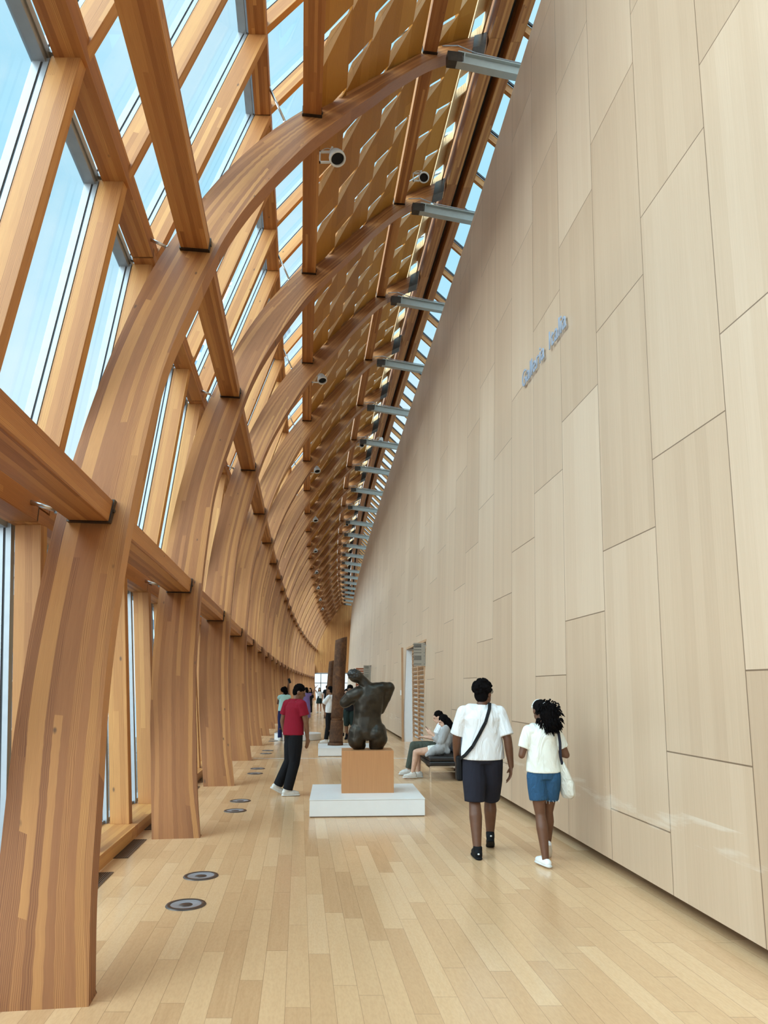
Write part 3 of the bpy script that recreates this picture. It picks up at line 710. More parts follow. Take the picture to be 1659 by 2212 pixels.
# ------------------------------------------------------------------ lettering on the wall
M['letter'] = simple('blue_grey_metal', (0.36, 0.43, 0.54), 0.35, 0.25, 0.03)
def text_mesh(txt, name, mat, size, extrude, width=None, shear=0.0):
    cu = bpy.data.curves.new(name, 'FONT'); cu.body = txt; cu.size = size; cu.extrude = extrude; cu.resolution_u = 4
    o = bpy.data.objects.new(name, cu); C.objects.link(o); bpy.context.view_layer.update()
    me = bpy.data.meshes.new_from_object(o.evaluated_get(bpy.context.evaluated_depsgraph_get()))
    bpy.data.objects.remove(o); me.materials.clear(); me.materials.append(mat)
    xs = [v.co.x for v in me.vertices]; x0, x1 = min(xs), max(xs)
    k = (width/(x1-x0)) if width else 1.0
    for v in me.vertices: v.co.x = (v.co.x-x0)*k
    o = bpy.data.objects.new(name, me); C.objects.link(o); return o
pG = wallP(9.97, 6.03, -.035); pE = wallP(8.04, 6.03, -.035)
xa = (pE-pG).normalized(); ya = Vector((WALL_LEAN, 0, 1)).normalized(); za = xa.cross(ya).normalized(); ya = za.cross(xa)
txt = empty('lettering', pG); mt = Matrix((xa, ya, za)).transposed().to_4x4(); mt.translation = pG; txt.matrix_world = mt
lets = []; x = 0.0
for ch in 'Galleria Italia':
    if ch == ' ': x += .16; continue
    o = text_mesh(ch, 'letter_'+ch.lower(), M['letter'], 0.375, 0.006)
    for v in o.data.vertices: v.co.x *= 0.74
    w_ = max(v.co.x for v in o.data.vertices); lets.append((o, x)); x += w_+.036
kx = 1.93/(x-.036)
for o, x in lets:
    for v in o.data.vertices: v.co.x = (v.co.x+x)*kx
    o.parent = txt
tag(txt, 'raised blue-grey metal letters reading Galleria Italia high on the pale wall', 'lettering')

# ------------------------------------------------------------------ doorway with folding louvres, signs
M['louvre_door'] = glulam('door_fir', (0.46, 0.26, 0.14), (0.56, 0.34, 0.19), (0.62, 0.40, 0.24), knots=False)
M['red_door'] = glulam('red_fir', (0.30, 0.085, 0.035), (0.36, 0.11, 0.05), (0.42, 0.15, 0.07), knots=False)
M['sign'] = simple('taupe_sign', (0.30, 0.265, 0.215), 0.4, 0.2, 0.03)
M['ink'] = simple('dark_ink', (0.03, 0.028, 0.026), 0.6)
def louvre_leaf(name, p, q, h, mat, lab, step=.13):
    """a framed leaf from p to q with sloping blades"""
    p = Vector(p); q = Vector(q); d = (q-p); L = d.length; ang = math.atan2(d.y, d.x)
    root = empty(name, p, ang, lab, 'door')
    b = MB()
    for x in (0, L-.06): b.box((x, -.03, .02), (x+.06, .03, h))
    b.box((.06, -.028, .02), (L-.06, .028, .16)); b.box((.06, -.028, h-.1), (L-.06, .028, h)); b.build('frame', mat, root)
    b = MB(); z = .2
    while z < h-.16:
        b.box8([Vector((.06, -.045, z+.0)), Vector((.06, .045, z+.09)), Vector((.06, .045, z+.105)), Vector((.06, -.045, z+.015))],
               [Vector((L-.06, -.045, z+.0)), Vector((L-.06, .045, z+.09)), Vector((L-.06, .045, z+.105)), Vector((L-.06, -.045, z+.015))]); z += step
    b.build('blades', mat, root); return root
o = OPEN[0]; nl = 3
for i in range(nl):
    d0 = o[0]+.12+i*1.30; d1 = d0+1.26
    r = louvre_leaf('louvred_door', wallP(d0, 0, .30), wallP(d1, 0, .30), 2.80, M['louvre_door'], 'timber louvred leaf closing the doorway, %s from its near jamb' % ORD[i+1])
    tag(r, group='louvred leaves of the doorway')
    if i == 0:
        b = MB(); b.box((.02, .035, 1.0), (.12, .075, 1.22)); b.build('door_lock', M['black'], r)
b = MB(); b.box((XW(23.36)-.05, 23.34, 0), (XW(23.36)+.02, 23.42, 2.9)); tag(b.build('trim_61', M['louvre_door']), kind='structure')
b = MB()
for (da, db) in ((19.2, 23.36),):
    P = [wallP(da-.05, 2.84, -.012), wallP(db+.05, 2.84, -.012), wallP(db+.05, 2.90, -.012), wallP(da-.05, 2.90, -.012)]
    P2 = [p+Vector((.04, 0, 0)) for p in P]; b.box8(P, P2)
tag(b.build('trim_62', M['louvre_door']), kind='structure')
def room_behind(o, n):
    b = MB(); x = XW(o[1])+.9
    P = [Vector((XW(o[0])+1.2, o[0]-.3, 0)), Vector((x, o[1]+.3, 0)), Vector((x, o[1]+.3, 3.2)), Vector((XW(o[0])+1.2, o[0]-.3, 3.2))]
    b.face(P); b.face([wallP(o[0], 0, .4), P[0], P[3], wallP(o[0], 3.2, .4)]); b.face([P[1], wallP(o[1], 0, .4), wallP(o[1], 3.2, .4), P[2]])
    b.face([wallP(o[0], 3.1, .4), P[3], P[2], wallP(o[1], 3.1, .4)]); b.face([wallP(o[0], 0.002, .4), wallP(o[1], 0.002, .4), P[1]+Vector((0, 0, .002)), P[0]+Vector((0, 0, .002))])
    tag(b.build('wall_niche_%d' % n, M['white'] if n == 1 else M['red_door']), kind='structure')
room_behind(OPEN[0], 1); room_behind(OPEN[1], 2)
def dir_sign(D, lab, z0, w=.31, h=.60):
    pw = wallP(D, z0); root = empty('direction_sign', pw+Vector((-w, 0, 0)), 0, lab, 'sign')
    b = MB(); b.box((0, 0, 0), (w, .02, h)); b.build('sign_panel', M['sign'], root, bevel=.002)
    b = MB(); rnd = random.Random(3)
    rows = [(.94, .17, 1), (.90, .14, 0), (.87, .15, 0), (.84, .16, 0), (.81, .13, 0), (.70, .15, 0), (.57, .14, 1), (.43, .18, 1), (.39, .13, 0), (.35, .16, 0), (.31, .12, 0), (.27, .15, 0), (.08, .15, 1)]
    for (f, L, dot) in rows:
        x = .05
        while x < .05+L+.05:
            l = rnd.uniform(.008, .02); b.box((w-.06-x-l+.0, -.0022, h*f-.006), (w-.06-x+.004, -.0004, h*f+.006), axis=0); x += l+.006
        if dot: b.tube((w-.03, -.0022, h*f), (w-.03, -.0004, h*f), .009, n=10)
    b.build('sign_text', M['ink'], root)
    b = MB(); b.box((w-.004, .002, .05), (w+.03, .018, .09)); b.box((w-.004, .002, h-.09), (w+.03, .018, h-.05)); b.build('bracket', M['alu'], root)
dir_sign(19.14, 'taupe directory sign projecting from the wall above the near louvred doorway', 2.20)
dir_sign(38.9, 'taupe directory sign projecting by the far red louvred door', 1.95, .38, .85)
louvre_leaf('louvred_door', (XW(43.5)-.48, 43.5, 0), (XW(43.5)+.35, 43.6, 0), 2.78, M['red_door'], 'reddish timber louvred door standing open at the far doorway')
root = empty('exit_sign', (XW(47)-.44, 47.0, 2.62), 0, 'small dark sign with white pictograms projecting from the wall beyond the far doorway', 'sign')
b = MB(); b.box((0, 0, 0), (.30, .03, .17)); b.build('sign_panel', M['black'], root)
b = MB()
for (x, w_) in ((.03, .07), (.13, .02), (.20, .07)): b.box((x, -.004, .04), (x+w_, -.001, .13), axis=0)
b.build('pictogram', M['white'], root)
b = MB(); P = wallP(24.3, 1.4, -.02); b.box(P-Vector((.02, .06, 0)), P+Vector((.02, .06, .16)))
tag(b.build('wall_switch', M['white'], bevel=.004), 'small white control box on the wall left of the near doorway', 'switch')

# ------------------------------------------------------------------ plinths and sculptures
def slab(name, x, y, sx, sy, z0, h, rz, mat, lab, cat, gap=True, grp=None):
    root = empty(name, (x, y, z0), rz, lab, cat, grp)
    b = MB(); b.box((-sx/2, -sy/2, .012 if gap else 0), (sx/2, sy/2, h-.012)); b.build('sides', mat, root, bevel=.003)
    b = MB(); b.box((-sx/2-.004, -sy/2-.004, h-.010), (sx/2+.004, sy/2+.004, h)); b.build('top_board', mat, root, bevel=.002)
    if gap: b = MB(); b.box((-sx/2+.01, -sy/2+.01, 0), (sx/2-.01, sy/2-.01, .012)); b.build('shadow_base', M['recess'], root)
    return root
rz1 = math.radians(4)
slab('display_platform', -.27, 10.76, 1.52, 1.52, 0, .22, rz1, M['white'], 'large low white square platform under the torso sculpture', 'platform')
M['mdf'] = NT('orange_mdf'); _t = M['mdf']; _P, _s = _t.pos()
_n = _t.noise(_t.comb(_t.math('MULTIPLY', _s.outputs['X'], 160.0), _t.math('MULTIPLY', _s.outputs['Y'], 160.0), _t.math('MULTIPLY', _s.outputs['Z'], 3.0)), 1.0, 3)
_t.fin(_t.ramp(_n, [(0.2, (0.47, 0.205, 0.080)), (0.8, (0.56, 0.265, 0.105))]), 0.5); M['mdf'] = _t.m
root = empty('plinth', (-.245, 10.82, .22), rz1, 'plain orange-brown timber plinth standing on the white platform', 'plinth')
b = MB(); b.box((-.365, -.27, 0), (.365, .27, .56)); b.build('plinth_box', M['mdf'], root, bevel=.002)
slab('display_platform', -.93, 19.2, 1.52, 1.52, 0, .20, math.radians(5), M['white'], 'white square platform under the nearer rusty column, behind the torso', 'platform')
slab('display_platform', -1.80, 32.4, 1.2, 1.4, 0, .34, math.radians(5), M['white'], 'far white platform under the more distant rusty column', 'platform')
def drum(x, y, r, h, lab):
    root = empty('round_platform', (x, y, 0), 0, lab, 'platform')
    b = MB(); b.lathe([(0, h), (r, h), (r, .01), (0, .01)], Matrix.Identity(4), 64); o = b.build('drum', M['white'], root); sharp(o, 40)
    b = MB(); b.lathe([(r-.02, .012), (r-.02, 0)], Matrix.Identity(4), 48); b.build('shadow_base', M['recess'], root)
drum(-2.82, 24.3, .76, .20, 'low round white platform behind the man in the red polo')
drum(-.12, 31.6, .30, .16, 'small round white platform on the floor right of the torso sculpture')

# organic shapes: primitives fused by voxel remeshing
from mathutils import noise as mn
V = Vector
TMP = bpy.data.scenes.new('workbench')
_SPH = {}
def unit_sphere(n):
    if n not in _SPH:
        m = max(4, n*2//3); vs = [V((0, 0, 1))]; fs = []
        for a in range(1, m):
            t = PI*a/m
            for i in range(n): vs.append(V((math.sin(t)*math.cos(2*PI*i/n), math.sin(t)*math.sin(2*PI*i/n), math.cos(t))))
        vs.append(V((0, 0, -1))); e = len(vs)-1
        for i in range(n):
            k = (i+1) % n; fs.append((0, 1+i, 1+k)); fs.append((e, 1+(m-2)*n+k, 1+(m-2)*n+i))
            for a in range(m-2): fs.append((1+a*n+i, 1+(a+1)*n+i, 1+(a+1)*n+k, 1+a*n+k))
        _SPH[n] = (vs, fs)
    return _SPH[n]
class Blob:
    def __init__(s): s.v = []; s.f = []
    def add(s, vs, fs):
        o = len(s.v); s.v += [tuple(p) for p in vs]; s.f += [tuple(i+o for i in f) for f in fs]
    def ell(s, c, r, rot=None, n=18):
        vs, fs = unit_sphere(n); m = (rot or Matrix.Identity(3)) @ Matrix.Diagonal(V(r)); c = V(c)
        s.add([c+m @ p for p in vs], fs); return s
    def cap(s, p, q, r0, r1, flat=(False, False), n=16):
        p = V(p); q = V(q); d = q-p
        if d.length < 1e-5: return s
        x = d.orthogonal().normalized(); y = d.normalized().cross(x)
        ri = lambda c, r: [c+x*math.cos(2*PI*i/n)*r+y*math.sin(2*PI*i/n)*r for i in range(n)]
        s.add(ri(p, r0)+ri(q, r1), [(i, (i+1) % n, n+(i+1) % n, n+i) for i in range(n)]+[tuple(range(n))[::-1], tuple(range(n, 2*n))])
        if not flat[0]: s.ell(p, (r0,)*3, n=n)
        if not flat[1]: s.ell(q, (r1,)*3, n=n)
        return s
    def limb(s, pts, rs, flat=(False, False)):
        for i in range(len(pts)-1): s.cap(pts[i], pts[i+1], rs[i], rs[i+1], (flat[0] and i == 0, flat[1] and i == len(pts)-2))
        return s
    def loft(s, rings, n=28):
        """rings: (centre, side vector*rx, front vector*ry)"""
        vs = []; fs = []
        for c, a, f in rings: vs += [V(c)+a*math.cos(2*PI*i/n)+f*math.sin(2*PI*i/n) for i in range(n)]
        for k in range(len(rings)-1): fs += [(k*n+i, k*n+(i+1) % n, (k+1)*n+(i+1) % n, (k+1)*n+i) for i in range(n)]
        e = (len(rings)-1)*n; fs += [tuple(range(n))[::-1], tuple(range(e, e+n))]
        s.add(vs, fs); return s
    def make(s, name, mat, parent=None, voxel=.01, smooth=6, rough=0.0, rs=8.0, raw=False):
        me = bpy.data.meshes.new(name); me.from_pydata(s.v, [], s.f); me.update()
        o = bpy.data.objects.new(name, me); C.objects.link(o)
        if not raw:
            m = o.modifiers.new('r', 'REMESH'); m.mode = 'VOXEL'; m.voxel_size = voxel
            if smooth: m2 = o.modifiers.new('s', 'SMOOTH'); m2.iterations = smooth; m2.factor = .5
            C.objects.unlink(o); TMP.collection.objects.link(o); vl = TMP.view_layers[0]; vl.update()
            me2 = bpy.data.meshes.new_from_object(o.evaluated_get(vl.depsgraph))
            TMP.collection.objects.unlink(o); C.objects.link(o)
            o.modifiers.clear(); old = o.data; o.data = me2; bpy.data.meshes.remove(old); me = me2
        if rough:
            for v in me.vertices:
                v.co += v.co.normalized()*0 + (v.normal if not raw else Vector((0, 0, 0)))*rough*(mn.noise(v.co*rs)+.5*mn.noise(v.co*rs*2.3))
        me.name = name
        for p in me.polygons: p.use_smooth = True
        me.materials.clear(); me.materials.append(mat)
        if parent: o.parent = parent
        return o
M['bronze'] = simple('dark_bronze', (0.034, 0.026, 0.017), 0.33, 0.55, 0.55, 9.0, 0.25)
M['bronze_hair'] = simple('chased_bronze', (0.045, 0.042, 0.038), 0.30, 0.6, 0.6, 26.0, 1.0)
def torso_sculpture():
    root = empty('bronze_torso', (-.245, 10.80, .78), rz1, 'dark bronze female torso seen from behind, kneeling on the orange plinth', 'sculpture')
    B = Blob(); X, Y = V((1, 0, 0)), V((0, 1, 0))
    def ring(z, cx, rx, ry, cy=0, tilt=0): return (V((cx, cy, z)), (X+V((0, 0, tilt)))*rx, Y*ry)
    B.loft([ring(.14, .01, .20, .13), ring(.24, .01, .235, .150), ring(.34, .005, .218, .135), ring(.45, 0, .202, .12), ring(.56, .01, .208, .125), ring(.67, .02, .225, .135, 0, .12),
            ring(.76, .03, .25, .13, 0, .25), ring(.84, .03, .20, .11, 0, .35), ring(.89, .0, .10, .09, 0, .3)])
    B.cap((.02, .0, .86), (-.10, .0, .99), .092, .075)                        # neck
    B.ell((-.165, 0, 1.025), (.125, .11, .092), Matrix.Rotation(math.radians(18), 3, 'Y'))
    B.limb([(-.12, 0, .78), (-.24, 0, .73), (-.33, .02, .655)], [.115, .105, .080])   # left stump
    B.ell((-.30, .02, .665), (.085, .09, .075))
    B.limb([(.06, 0, .84), (.22, 0, .865), (.325, .02, .865)], [.10, .088, .078])     # right shoulder
    B.limb([(.325, .02, .865), (.285, .05, .73), (.205, .09, .54)], [.082, .072, .056])
    B.limb([(-.13, 0, .22), (-.15, -.01, .14), (-.115, .04, .055)], [.15, .135, .10])
    B.limb([(.13, 0, .24), (.155, -.01, .16), (.14, .04, .06)], [.155, .145, .115])
    B.ell((.12, -.06, .22), (.13, .11, .12)); B.ell((-.12, -.05, .20), (.12, .10, .12))
    B.make('torso', M['bronze'], root, .009, 10, .006, 7)
    H = Blob(); H.ell((-.19, -.01, 1.045), (.112, .108, .086), Matrix.Rotation(math.radians(18), 3, 'Y')); H.make('textured_hair', M['bronze_hair'], root, .009, 1, .016, 26)
torso_sculpture()
M['rust'] = None
def mat_rust():
    t = NT('rusted_iron'); P, _ = t.pos(); n = t.noise(P, 3.5, 8, .7, .6); n2 = t.noise(P, 22, 6, .7)
    c = t.ramp(t.math('ADD', t.math('MULTIPLY', n, .7), t.math('MULTIPLY', n2, .3)), [(.30, (.035, .022, .016)), (.48, (.095, .045, .024)), (.62, (.17, .075, .033)), (.78, (.26, .14, .07))])
    t.bump(n2, .7, .012); return t.fin(c, .8, 0, .2)
M['rust'] = mat_rust()
def rusty_column(x, y, z, H, r0, r1, lean, lab, seg=True):
    root = empty('iron_column', (x, y, z), 0, lab, 'sculpture')
    def ring_tube(name, z0, z1, ra, rb, tilt_top=0.0, seed=0, n=40, m=24):
        B = MB(); rows = []
        for j in range(m+1):
            t = j/m; zz = z0+(z1-z0)*t; row = []
            for i in range(n):
                a = 2*PI*i/n; r = ra+(rb-ra)*t; c = V((math.cos(a), math.sin(a), 0))
                r *= 1+.10*mn.noise(V((c.x*1.3, c.y*1.3, zz*1.4+seed)))+.035*mn.noise(V((c.x*5, c.y*5, zz*6+seed)))
                p = V((lean*zz, 0, zz))+c*r
                if tilt_top: p.z += tilt_top*c.x*r/rb*max(0, (t-.8)/.2)
                row.append(p)
            rows.append(row)
        for j in range(m):
            for i in range(n): B.face([rows[j][i], rows[j][(i+1) % n], rows[j+1][(i+1) % n], rows[j+1][i]], None, 0, True)
        B.face(rows[-1]); B.face(rows[0][::-1]); return B.build(name, M['rust'], root)
    if seg:
        ring_tube('base_flange', 0, .07, r0*1.15, r0*1.12, 0, 1, m=4); ring_tube('base_section', .07, .62, r0, r0*.96, 0, 4, m=12)
        ring_tube('joint_ring', .62, .68, r0*.86, r0*.86, 0, 9, m=3); ring_tube('trunk', .68, H, r0*.93, r1, .05, 12)
    else: ring_tube('base_section', 0, .35, r0*1.1, r0, 0, 3, m=8); ring_tube('trunk', .35, H, r0, r1, .03, 20)
rusty_column(-1.255, 19.3, .20, 2.72, .175, .155, .04, 'tall rust-brown cast iron column left of the torso, leaning slightly')
rusty_column(-2.47, 32.2, .34, 2.45, .15, .12, .06, 'more distant dark iron column partly hidden behind the tall rusty one', False)

# ------------------------------------------------------------------ bench
M['leather'] = simple('black_leather', (0.012, 0.011, 0.012), 0.38, 0, 0.2, 20, 0.05)
M['chrome'] = simple('chrome', (0.75, 0.74, 0.72), 0.12, 1.0)
M['slate'] = simple('slate_leather', (0.045, 0.055, 0.075), 0.42, 0, 0.15, 12)
root = empty('daybed', (1.13, 14.40, 0), math.radians(5), 'black leather daybed on chrome legs against the wall, two people sitting on it', 'bench')
for x in (-.36, .36):
    for y in (-.76, .76):
        b = MB(); b.box((x-.014, y-.014, 0), (x+.014, y+.014, .26)); b.build('leg', M['chrome'], root)
b = MB()
for y in (-.76, .76): b.box((-.37, y-.012, .235), (.37, y+.012, .26)); b.box((-.36, y-.008, .16), (.36, y+.008, .175))
for x in (-.36, .36): b.box((x-.012, -.76, .235), (x+.012, .76, .26))
b.build('frame', M['chrome'], root)
for z, nm in ((.265, 'lower_cushion'), (.345, 'upper_cushion')):
    b = MB(); b.box((-.375, -.79, z), (.375, .79, z+.078)); b.build(nm, M['leather'], root, bevel=.022)
b = MB(); q = Matrix.Translation((.26, -.02, .60)) @ Matrix.Rotation(math.radians(14), 4, 'Y'); b.box((-.07, -.74, -.17), (.07, .74, .17), q)
tag(b.build('bolster', M['slate'], root, bevel=.06), 'grey bolster leaning at the back')

# ------------------------------------------------------------------ people
def cloth(name, col, wr=.55, sc=4.2, rough=.85):
    t = NT(name); P, s = t.pos()
    n = t.noise(t.comb(t.math('MULTIPLY', s.outputs['X'], 1.6), t.math('MULTIPLY', s.outputs['Y'], 1.6), t.math('MULTIPLY', s.outputs['Z'], .7)), sc, 3, .5, 1.2)
    t.bump(n, wr, .09); c = t.mix(1.0, col, t.ramp(n, [(.2, (.93, .93, .93)), (.8, (1.05, 1.05, 1.05))]), 'MULTIPLY'); t.fin(c, rough, 0, .15); return t.m
def skin(name, col):
    t = NT(name); P, _ = t.pos(); n = t.noise(P, 18, 3); c = t.mix(1.0, col, t.ramp(n, [(.3, (.9, .88, .86)), (.7, (1.08, 1.06, 1.05))]), 'MULTIPLY')
    t.fin(c, .45, 0, .4); t.b.inputs['Subsurface Weight'].default_value = .04; t.b.inputs['Subsurface Radius'].default_value = (.01, .004, .002); return t.m
SK = dict(dark=skin('deep_brown_skin', (.135, .058, .030)), brown=skin('brown_skin', (.22, .105, .055)), light=skin('light_skin', (.62, .38, .27)))
HAIR = simple('black_hair', (.005, .004, .004), .95, 0, .3, 40, .6, spec=.06)
def hand(B, w, d, palm, thumb, sc=1.0, curl=.5):
    """w wrist, d direction of hand, palm normal, thumb side"""
    d = V(d).normalized(); palm = V(palm).normalized(); th = d.cross(palm).normalized()
    if th.dot(V(thumb)) < 0: th = -th
    w = V(w); k = sc
    for i in range(4):
        off = th*(.030-.020*i)*k; base = w+d*(.085-.004*abs(i-1))*k+off
        B.cap(w+off*.6+d*.01*k, base, .0135*k, .011*k, n=10)
        L = [.040, .045, .042, .033][i]*k; p = base; dd = d.copy()
        for j in range(3):
            dd = (dd+palm*curl*.55).normalized(); q = p+dd*L*[1, .72, .55][j]; B.cap(p, q, (.0095-.001*j)*k, (.0088-.001*j)*k, n=8); p = q
    tb = w+d*.025*k+th*.030*k; t1 = tb+(th*.6+d*.8+palm*.35).normalized()*.040*k; t2 = t1+(th*.15+d+palm*.45).normalized()*.030*k
    B.cap(w+d*.02*k+th*.012*k, tb, .016*k, .014*k, n=10); B.cap(tb, t1, .0125*k, .0105*k, n=8); B.cap(t1, t2, .0105*k, .009*k, n=8)
def person(lab, loc, face, h=1.72, J=None, skinm='brown', shirt=None, pants=None, hair=None, shoes=None, head=(0, 0), vox=.012, bulk=1.0, fem=False, group=None, hands=True):
    """face: heading in degrees, 0 = looking down the hall, +90 = looking left; J overrides joints as offsets from loc in world axes"""
    k = h/1.72; J = J or {}; R = Matrix.Rotation(math.radians(face), 3, 'Z')
    root = empty('person', loc, 0, lab, 'person', group)
    hw, sw = (.095, .165) if fem else (.092, .190*bulk)
    D = dict(pelvis=(0, 0, .94), spine=(0, -.015, 1.18), neck=(0, -.015, 1.445), head=(0, .015, 1.60))
    for s, n in ((-1, 'l'), (1, 'r')):
        D.update({'hip'+n: (s*hw, 0, .90), 'knee'+n: (s*.105, .01, .50), 'ankle'+n: (s*.105, -.02, .085), 'toe'+n: (s*.125, .13, .03),
                  'sho'+n: (s*sw*.93, -.01, 1.375), 'elb'+n: (s*(sw+.045), -.03, 1.10), 'wri'+n: (s*(sw+.06), .03, .86)})
    P = {a: R @ (V(b)*k) for a, b in D.items()}
    for a, b in J.items():
        if a[:2] not in ('pi', 'hd'): P[a] = V(b)
    sx = R @ V((1, 0, 0)); fy = R @ V((0, 1, 0))
    def spine_ring(t, rx, ry, fo=0.0):
        a, b_, c = P['pelvis'], P['spine'], P['neck']
        c0 = a*(1-t)**2*1.0+b_*2*t*(1-t)+c*t*t if True else None
        tan = ((b_-a)*(1-t)+(c-b_)*t).normalized(); f = (tan.cross(sx)).normalized()
        if f.dot(fy) < 0 and abs(f.dot(fy)) > .05: f = -f
        sv = f.cross(tan).normalized()
        if sv.dot(sx) < 0: sv = -sv
        return (c0+f*fo*k, sv*rx*k, f*ry*k)
    bw = bulk
    prof = [(-.10, .155, .105), (.02, .165, .112), (.18, .155, .105), (.38, .135, .095), (.58, .150, .105), (.78, .168 if not fem else .15, .105), (.92, .15 if not fem else .13, .085), (1.0, .075, .06)]
    # --- body
    B = Blob(); B.loft([spine_ring(t, rx*bw, ry*bw) for t, rx, ry in prof])
    Rh = Matrix.Rotation(math.radians(face+head[0]), 3, 'Z') @ Matrix.Rotation(math.radians(-head[1]), 3, 'X')
    hc = P['head']
    def hp(x, y, z): return hc+Rh @ (V((x, y, z))*k)
    B.cap(P['neck']+V((0, 0, -.02)), hp(0, -.015, -.05), .060*k, .054*k)
    B.ell(hp(0, -.005, .025), V((.076, .096, .098))*k, Rh); B.ell(hp(0, .03, -.055), V((.058, .062, .062))*k, Rh); B.ell(hp(0, .055, -.085), V((.026, .028, .024))*k, Rh)
    B.cap(hp(0, .088, .012), hp(0, .108, -.022), .010*k, .015*k, n=10); B.ell(hp(0, .086, -.052), V((.024, .014, .010))*k, Rh); B.ell(hp(0, .082, .022), V((.052, .016, .012))*k, Rh)
    for s in (-1, 1): B.ell(hp(s*.077, -.005, -.010), V((.012, .022, .033))*k, Rh)
    for s, n in ((-1, 'l'), (1, 'r')):
        sh, el, wr = P['sho'+n], P['elb'+n], P['wri'+n]; a = k*(.9 if fem else 1)*(.5+.5*bulk)
        B.limb([P['neck']*.55+sh*.45+V((0, 0, -.02*k)), sh], [.065*a, .062*a]); mid = sh.lerp(el, .45)
        B.limb([sh, mid, el], [.060*a, .052*a, .042*a]); fm = el.lerp(wr, .35); B.limb([el, fm, wr], [.042*a, .042*a, .027*a])
        hd = (wr-el).normalized()
        pal = -sx*s if abs(hd.z) > .5 else V((0, 0, -1))
        if hands: hand(B, wr, J.get('hd'+n, hd), pal, fy if abs(hd.z) > .5 else -sx*s, k*.98)
        hip, kn, an, to = P['hip'+n], P['knee'+n], P['ankle'+n], P['toe'+n]; f = k*(.5+.5*bulk)
        th = hip.lerp(kn, .35); B.limb([hip, th, kn], [.088*f, .086*f, .056*f])
        back = -(R @ V((0, 1, 0))) if abs((an-kn).normalized().z) > .3 else V((0, 0, -1))
        cf = kn.lerp(an, .30)+back*.014*k; B.limb([kn, cf, an], [.056*f, .064*f, .038*f])
        B.limb([an, an+(to-an)*.1-V((0, 0, .04*k)), to], [.036*k, .035*k, .028*k])
    B.make('body', SK[skinm], root, vox, 4)
    for s in (-1, 1):
        if head[0] or abs(face) > 60:
            E = Blob(); E.ell(hp(s*.030, .086, .008), V((.012, .007, .007))*k, Rh, n=12); E.make('eye', EYE, root, raw=True)
    # --- shirt
    if shirt:
        mat, sl, hem = shirt[:3]; infl = shirt[3] if len(shirt) > 3 else .022
        B = Blob(); pr = [(hem, .168, .118), (.15, .165, .115), (.38, .152, .108)]+prof[4:6]+[(.92, .125, .082)]
        rings = [spine_ring(t, (rx+infl*(1.3 if t < .5 else .8))*bw, (ry+infl)*bw) for t, rx, ry in pr]; rings.append(spine_ring(.965, .092*bw, .078*bw)); B.loft(rings)
        for s, n in ((-1, 'l'), (1, 'r')):
            sh, el, wr = P['sho'+n], P['elb'+n], P['wri'+n]; inn = P['neck']*.5+sh*.5+V((0, 0, -.03*k)); a = k*(.5+.5*bulk)
            if sl <= 1: B.ell(inn.lerp(sh, .35), (.085*a, .085*a, .062*a)); B.cap(P['neck'].lerp(sh, .18)+V((0, 0, -.018*k)), P['neck'].lerp(sh, .62)+V((0, 0, .008*k)), .050*a, .060*a); B.limb([inn, sh+(inn-sh)*.06, sh.lerp(el, sl*.5), sh.lerp(el, sl)], [.072*a, .073*a, .072*a, (.066 if fem else .076)*a], (False, True))
            else: B.limb([inn, sh, el, el.lerp(wr, sl-1)], [.07*a, .072*a, .064*a, .052*a], (False, True))
        B.cap(P['neck']+V((0, 0, -.07*k)), P['neck'].lerp(P['head'], .10), .100*k, .072*k, (True, True)); B.ell(P['neck']+V((0, 0, -.035*k))-fy*.012*k, (.098*k, .092*k, .045*k))
        B.make('shirt', mat, root, vox, 3)
    if pants:
        mat, ln = pants[:2]; wide = pants[2] if len(pants) > 2 else 1.0
        B = Blob(); B.loft([spine_ring(t, (rx+.014)*bw, (ry+.014)*bw) for t, rx, ry in [(-.12, .150, .105), (-.04, .163, .112), (.06, .166, .113), (.17, .158, .108)]])
        for s, n in ((-1, 'l'), (1, 'r')):
            hip, kn, an = P['hip'+n], P['knee'+n], P['ankle'+n]; f = k*(.5+.5*bulk)*wide
            if ln <= 1: B.limb([hip, hip.lerp(kn, ln*.5), hip.lerp(kn, ln)], [.102*f, .104*f, .098*f if ln < .9 else .088*f], (False, True))
            else: B.limb([hip, hip.lerp(kn, .4), kn, kn.lerp(an, ln-1)], [.100*f, .100*f, .076*f, .070*f], (False, True))
        B.make('shorts' if ln <= 1.2 else 'trousers', mat, root, vox, 3)
    if len(pants or ()) > 3:     # skirt or dress
        pass
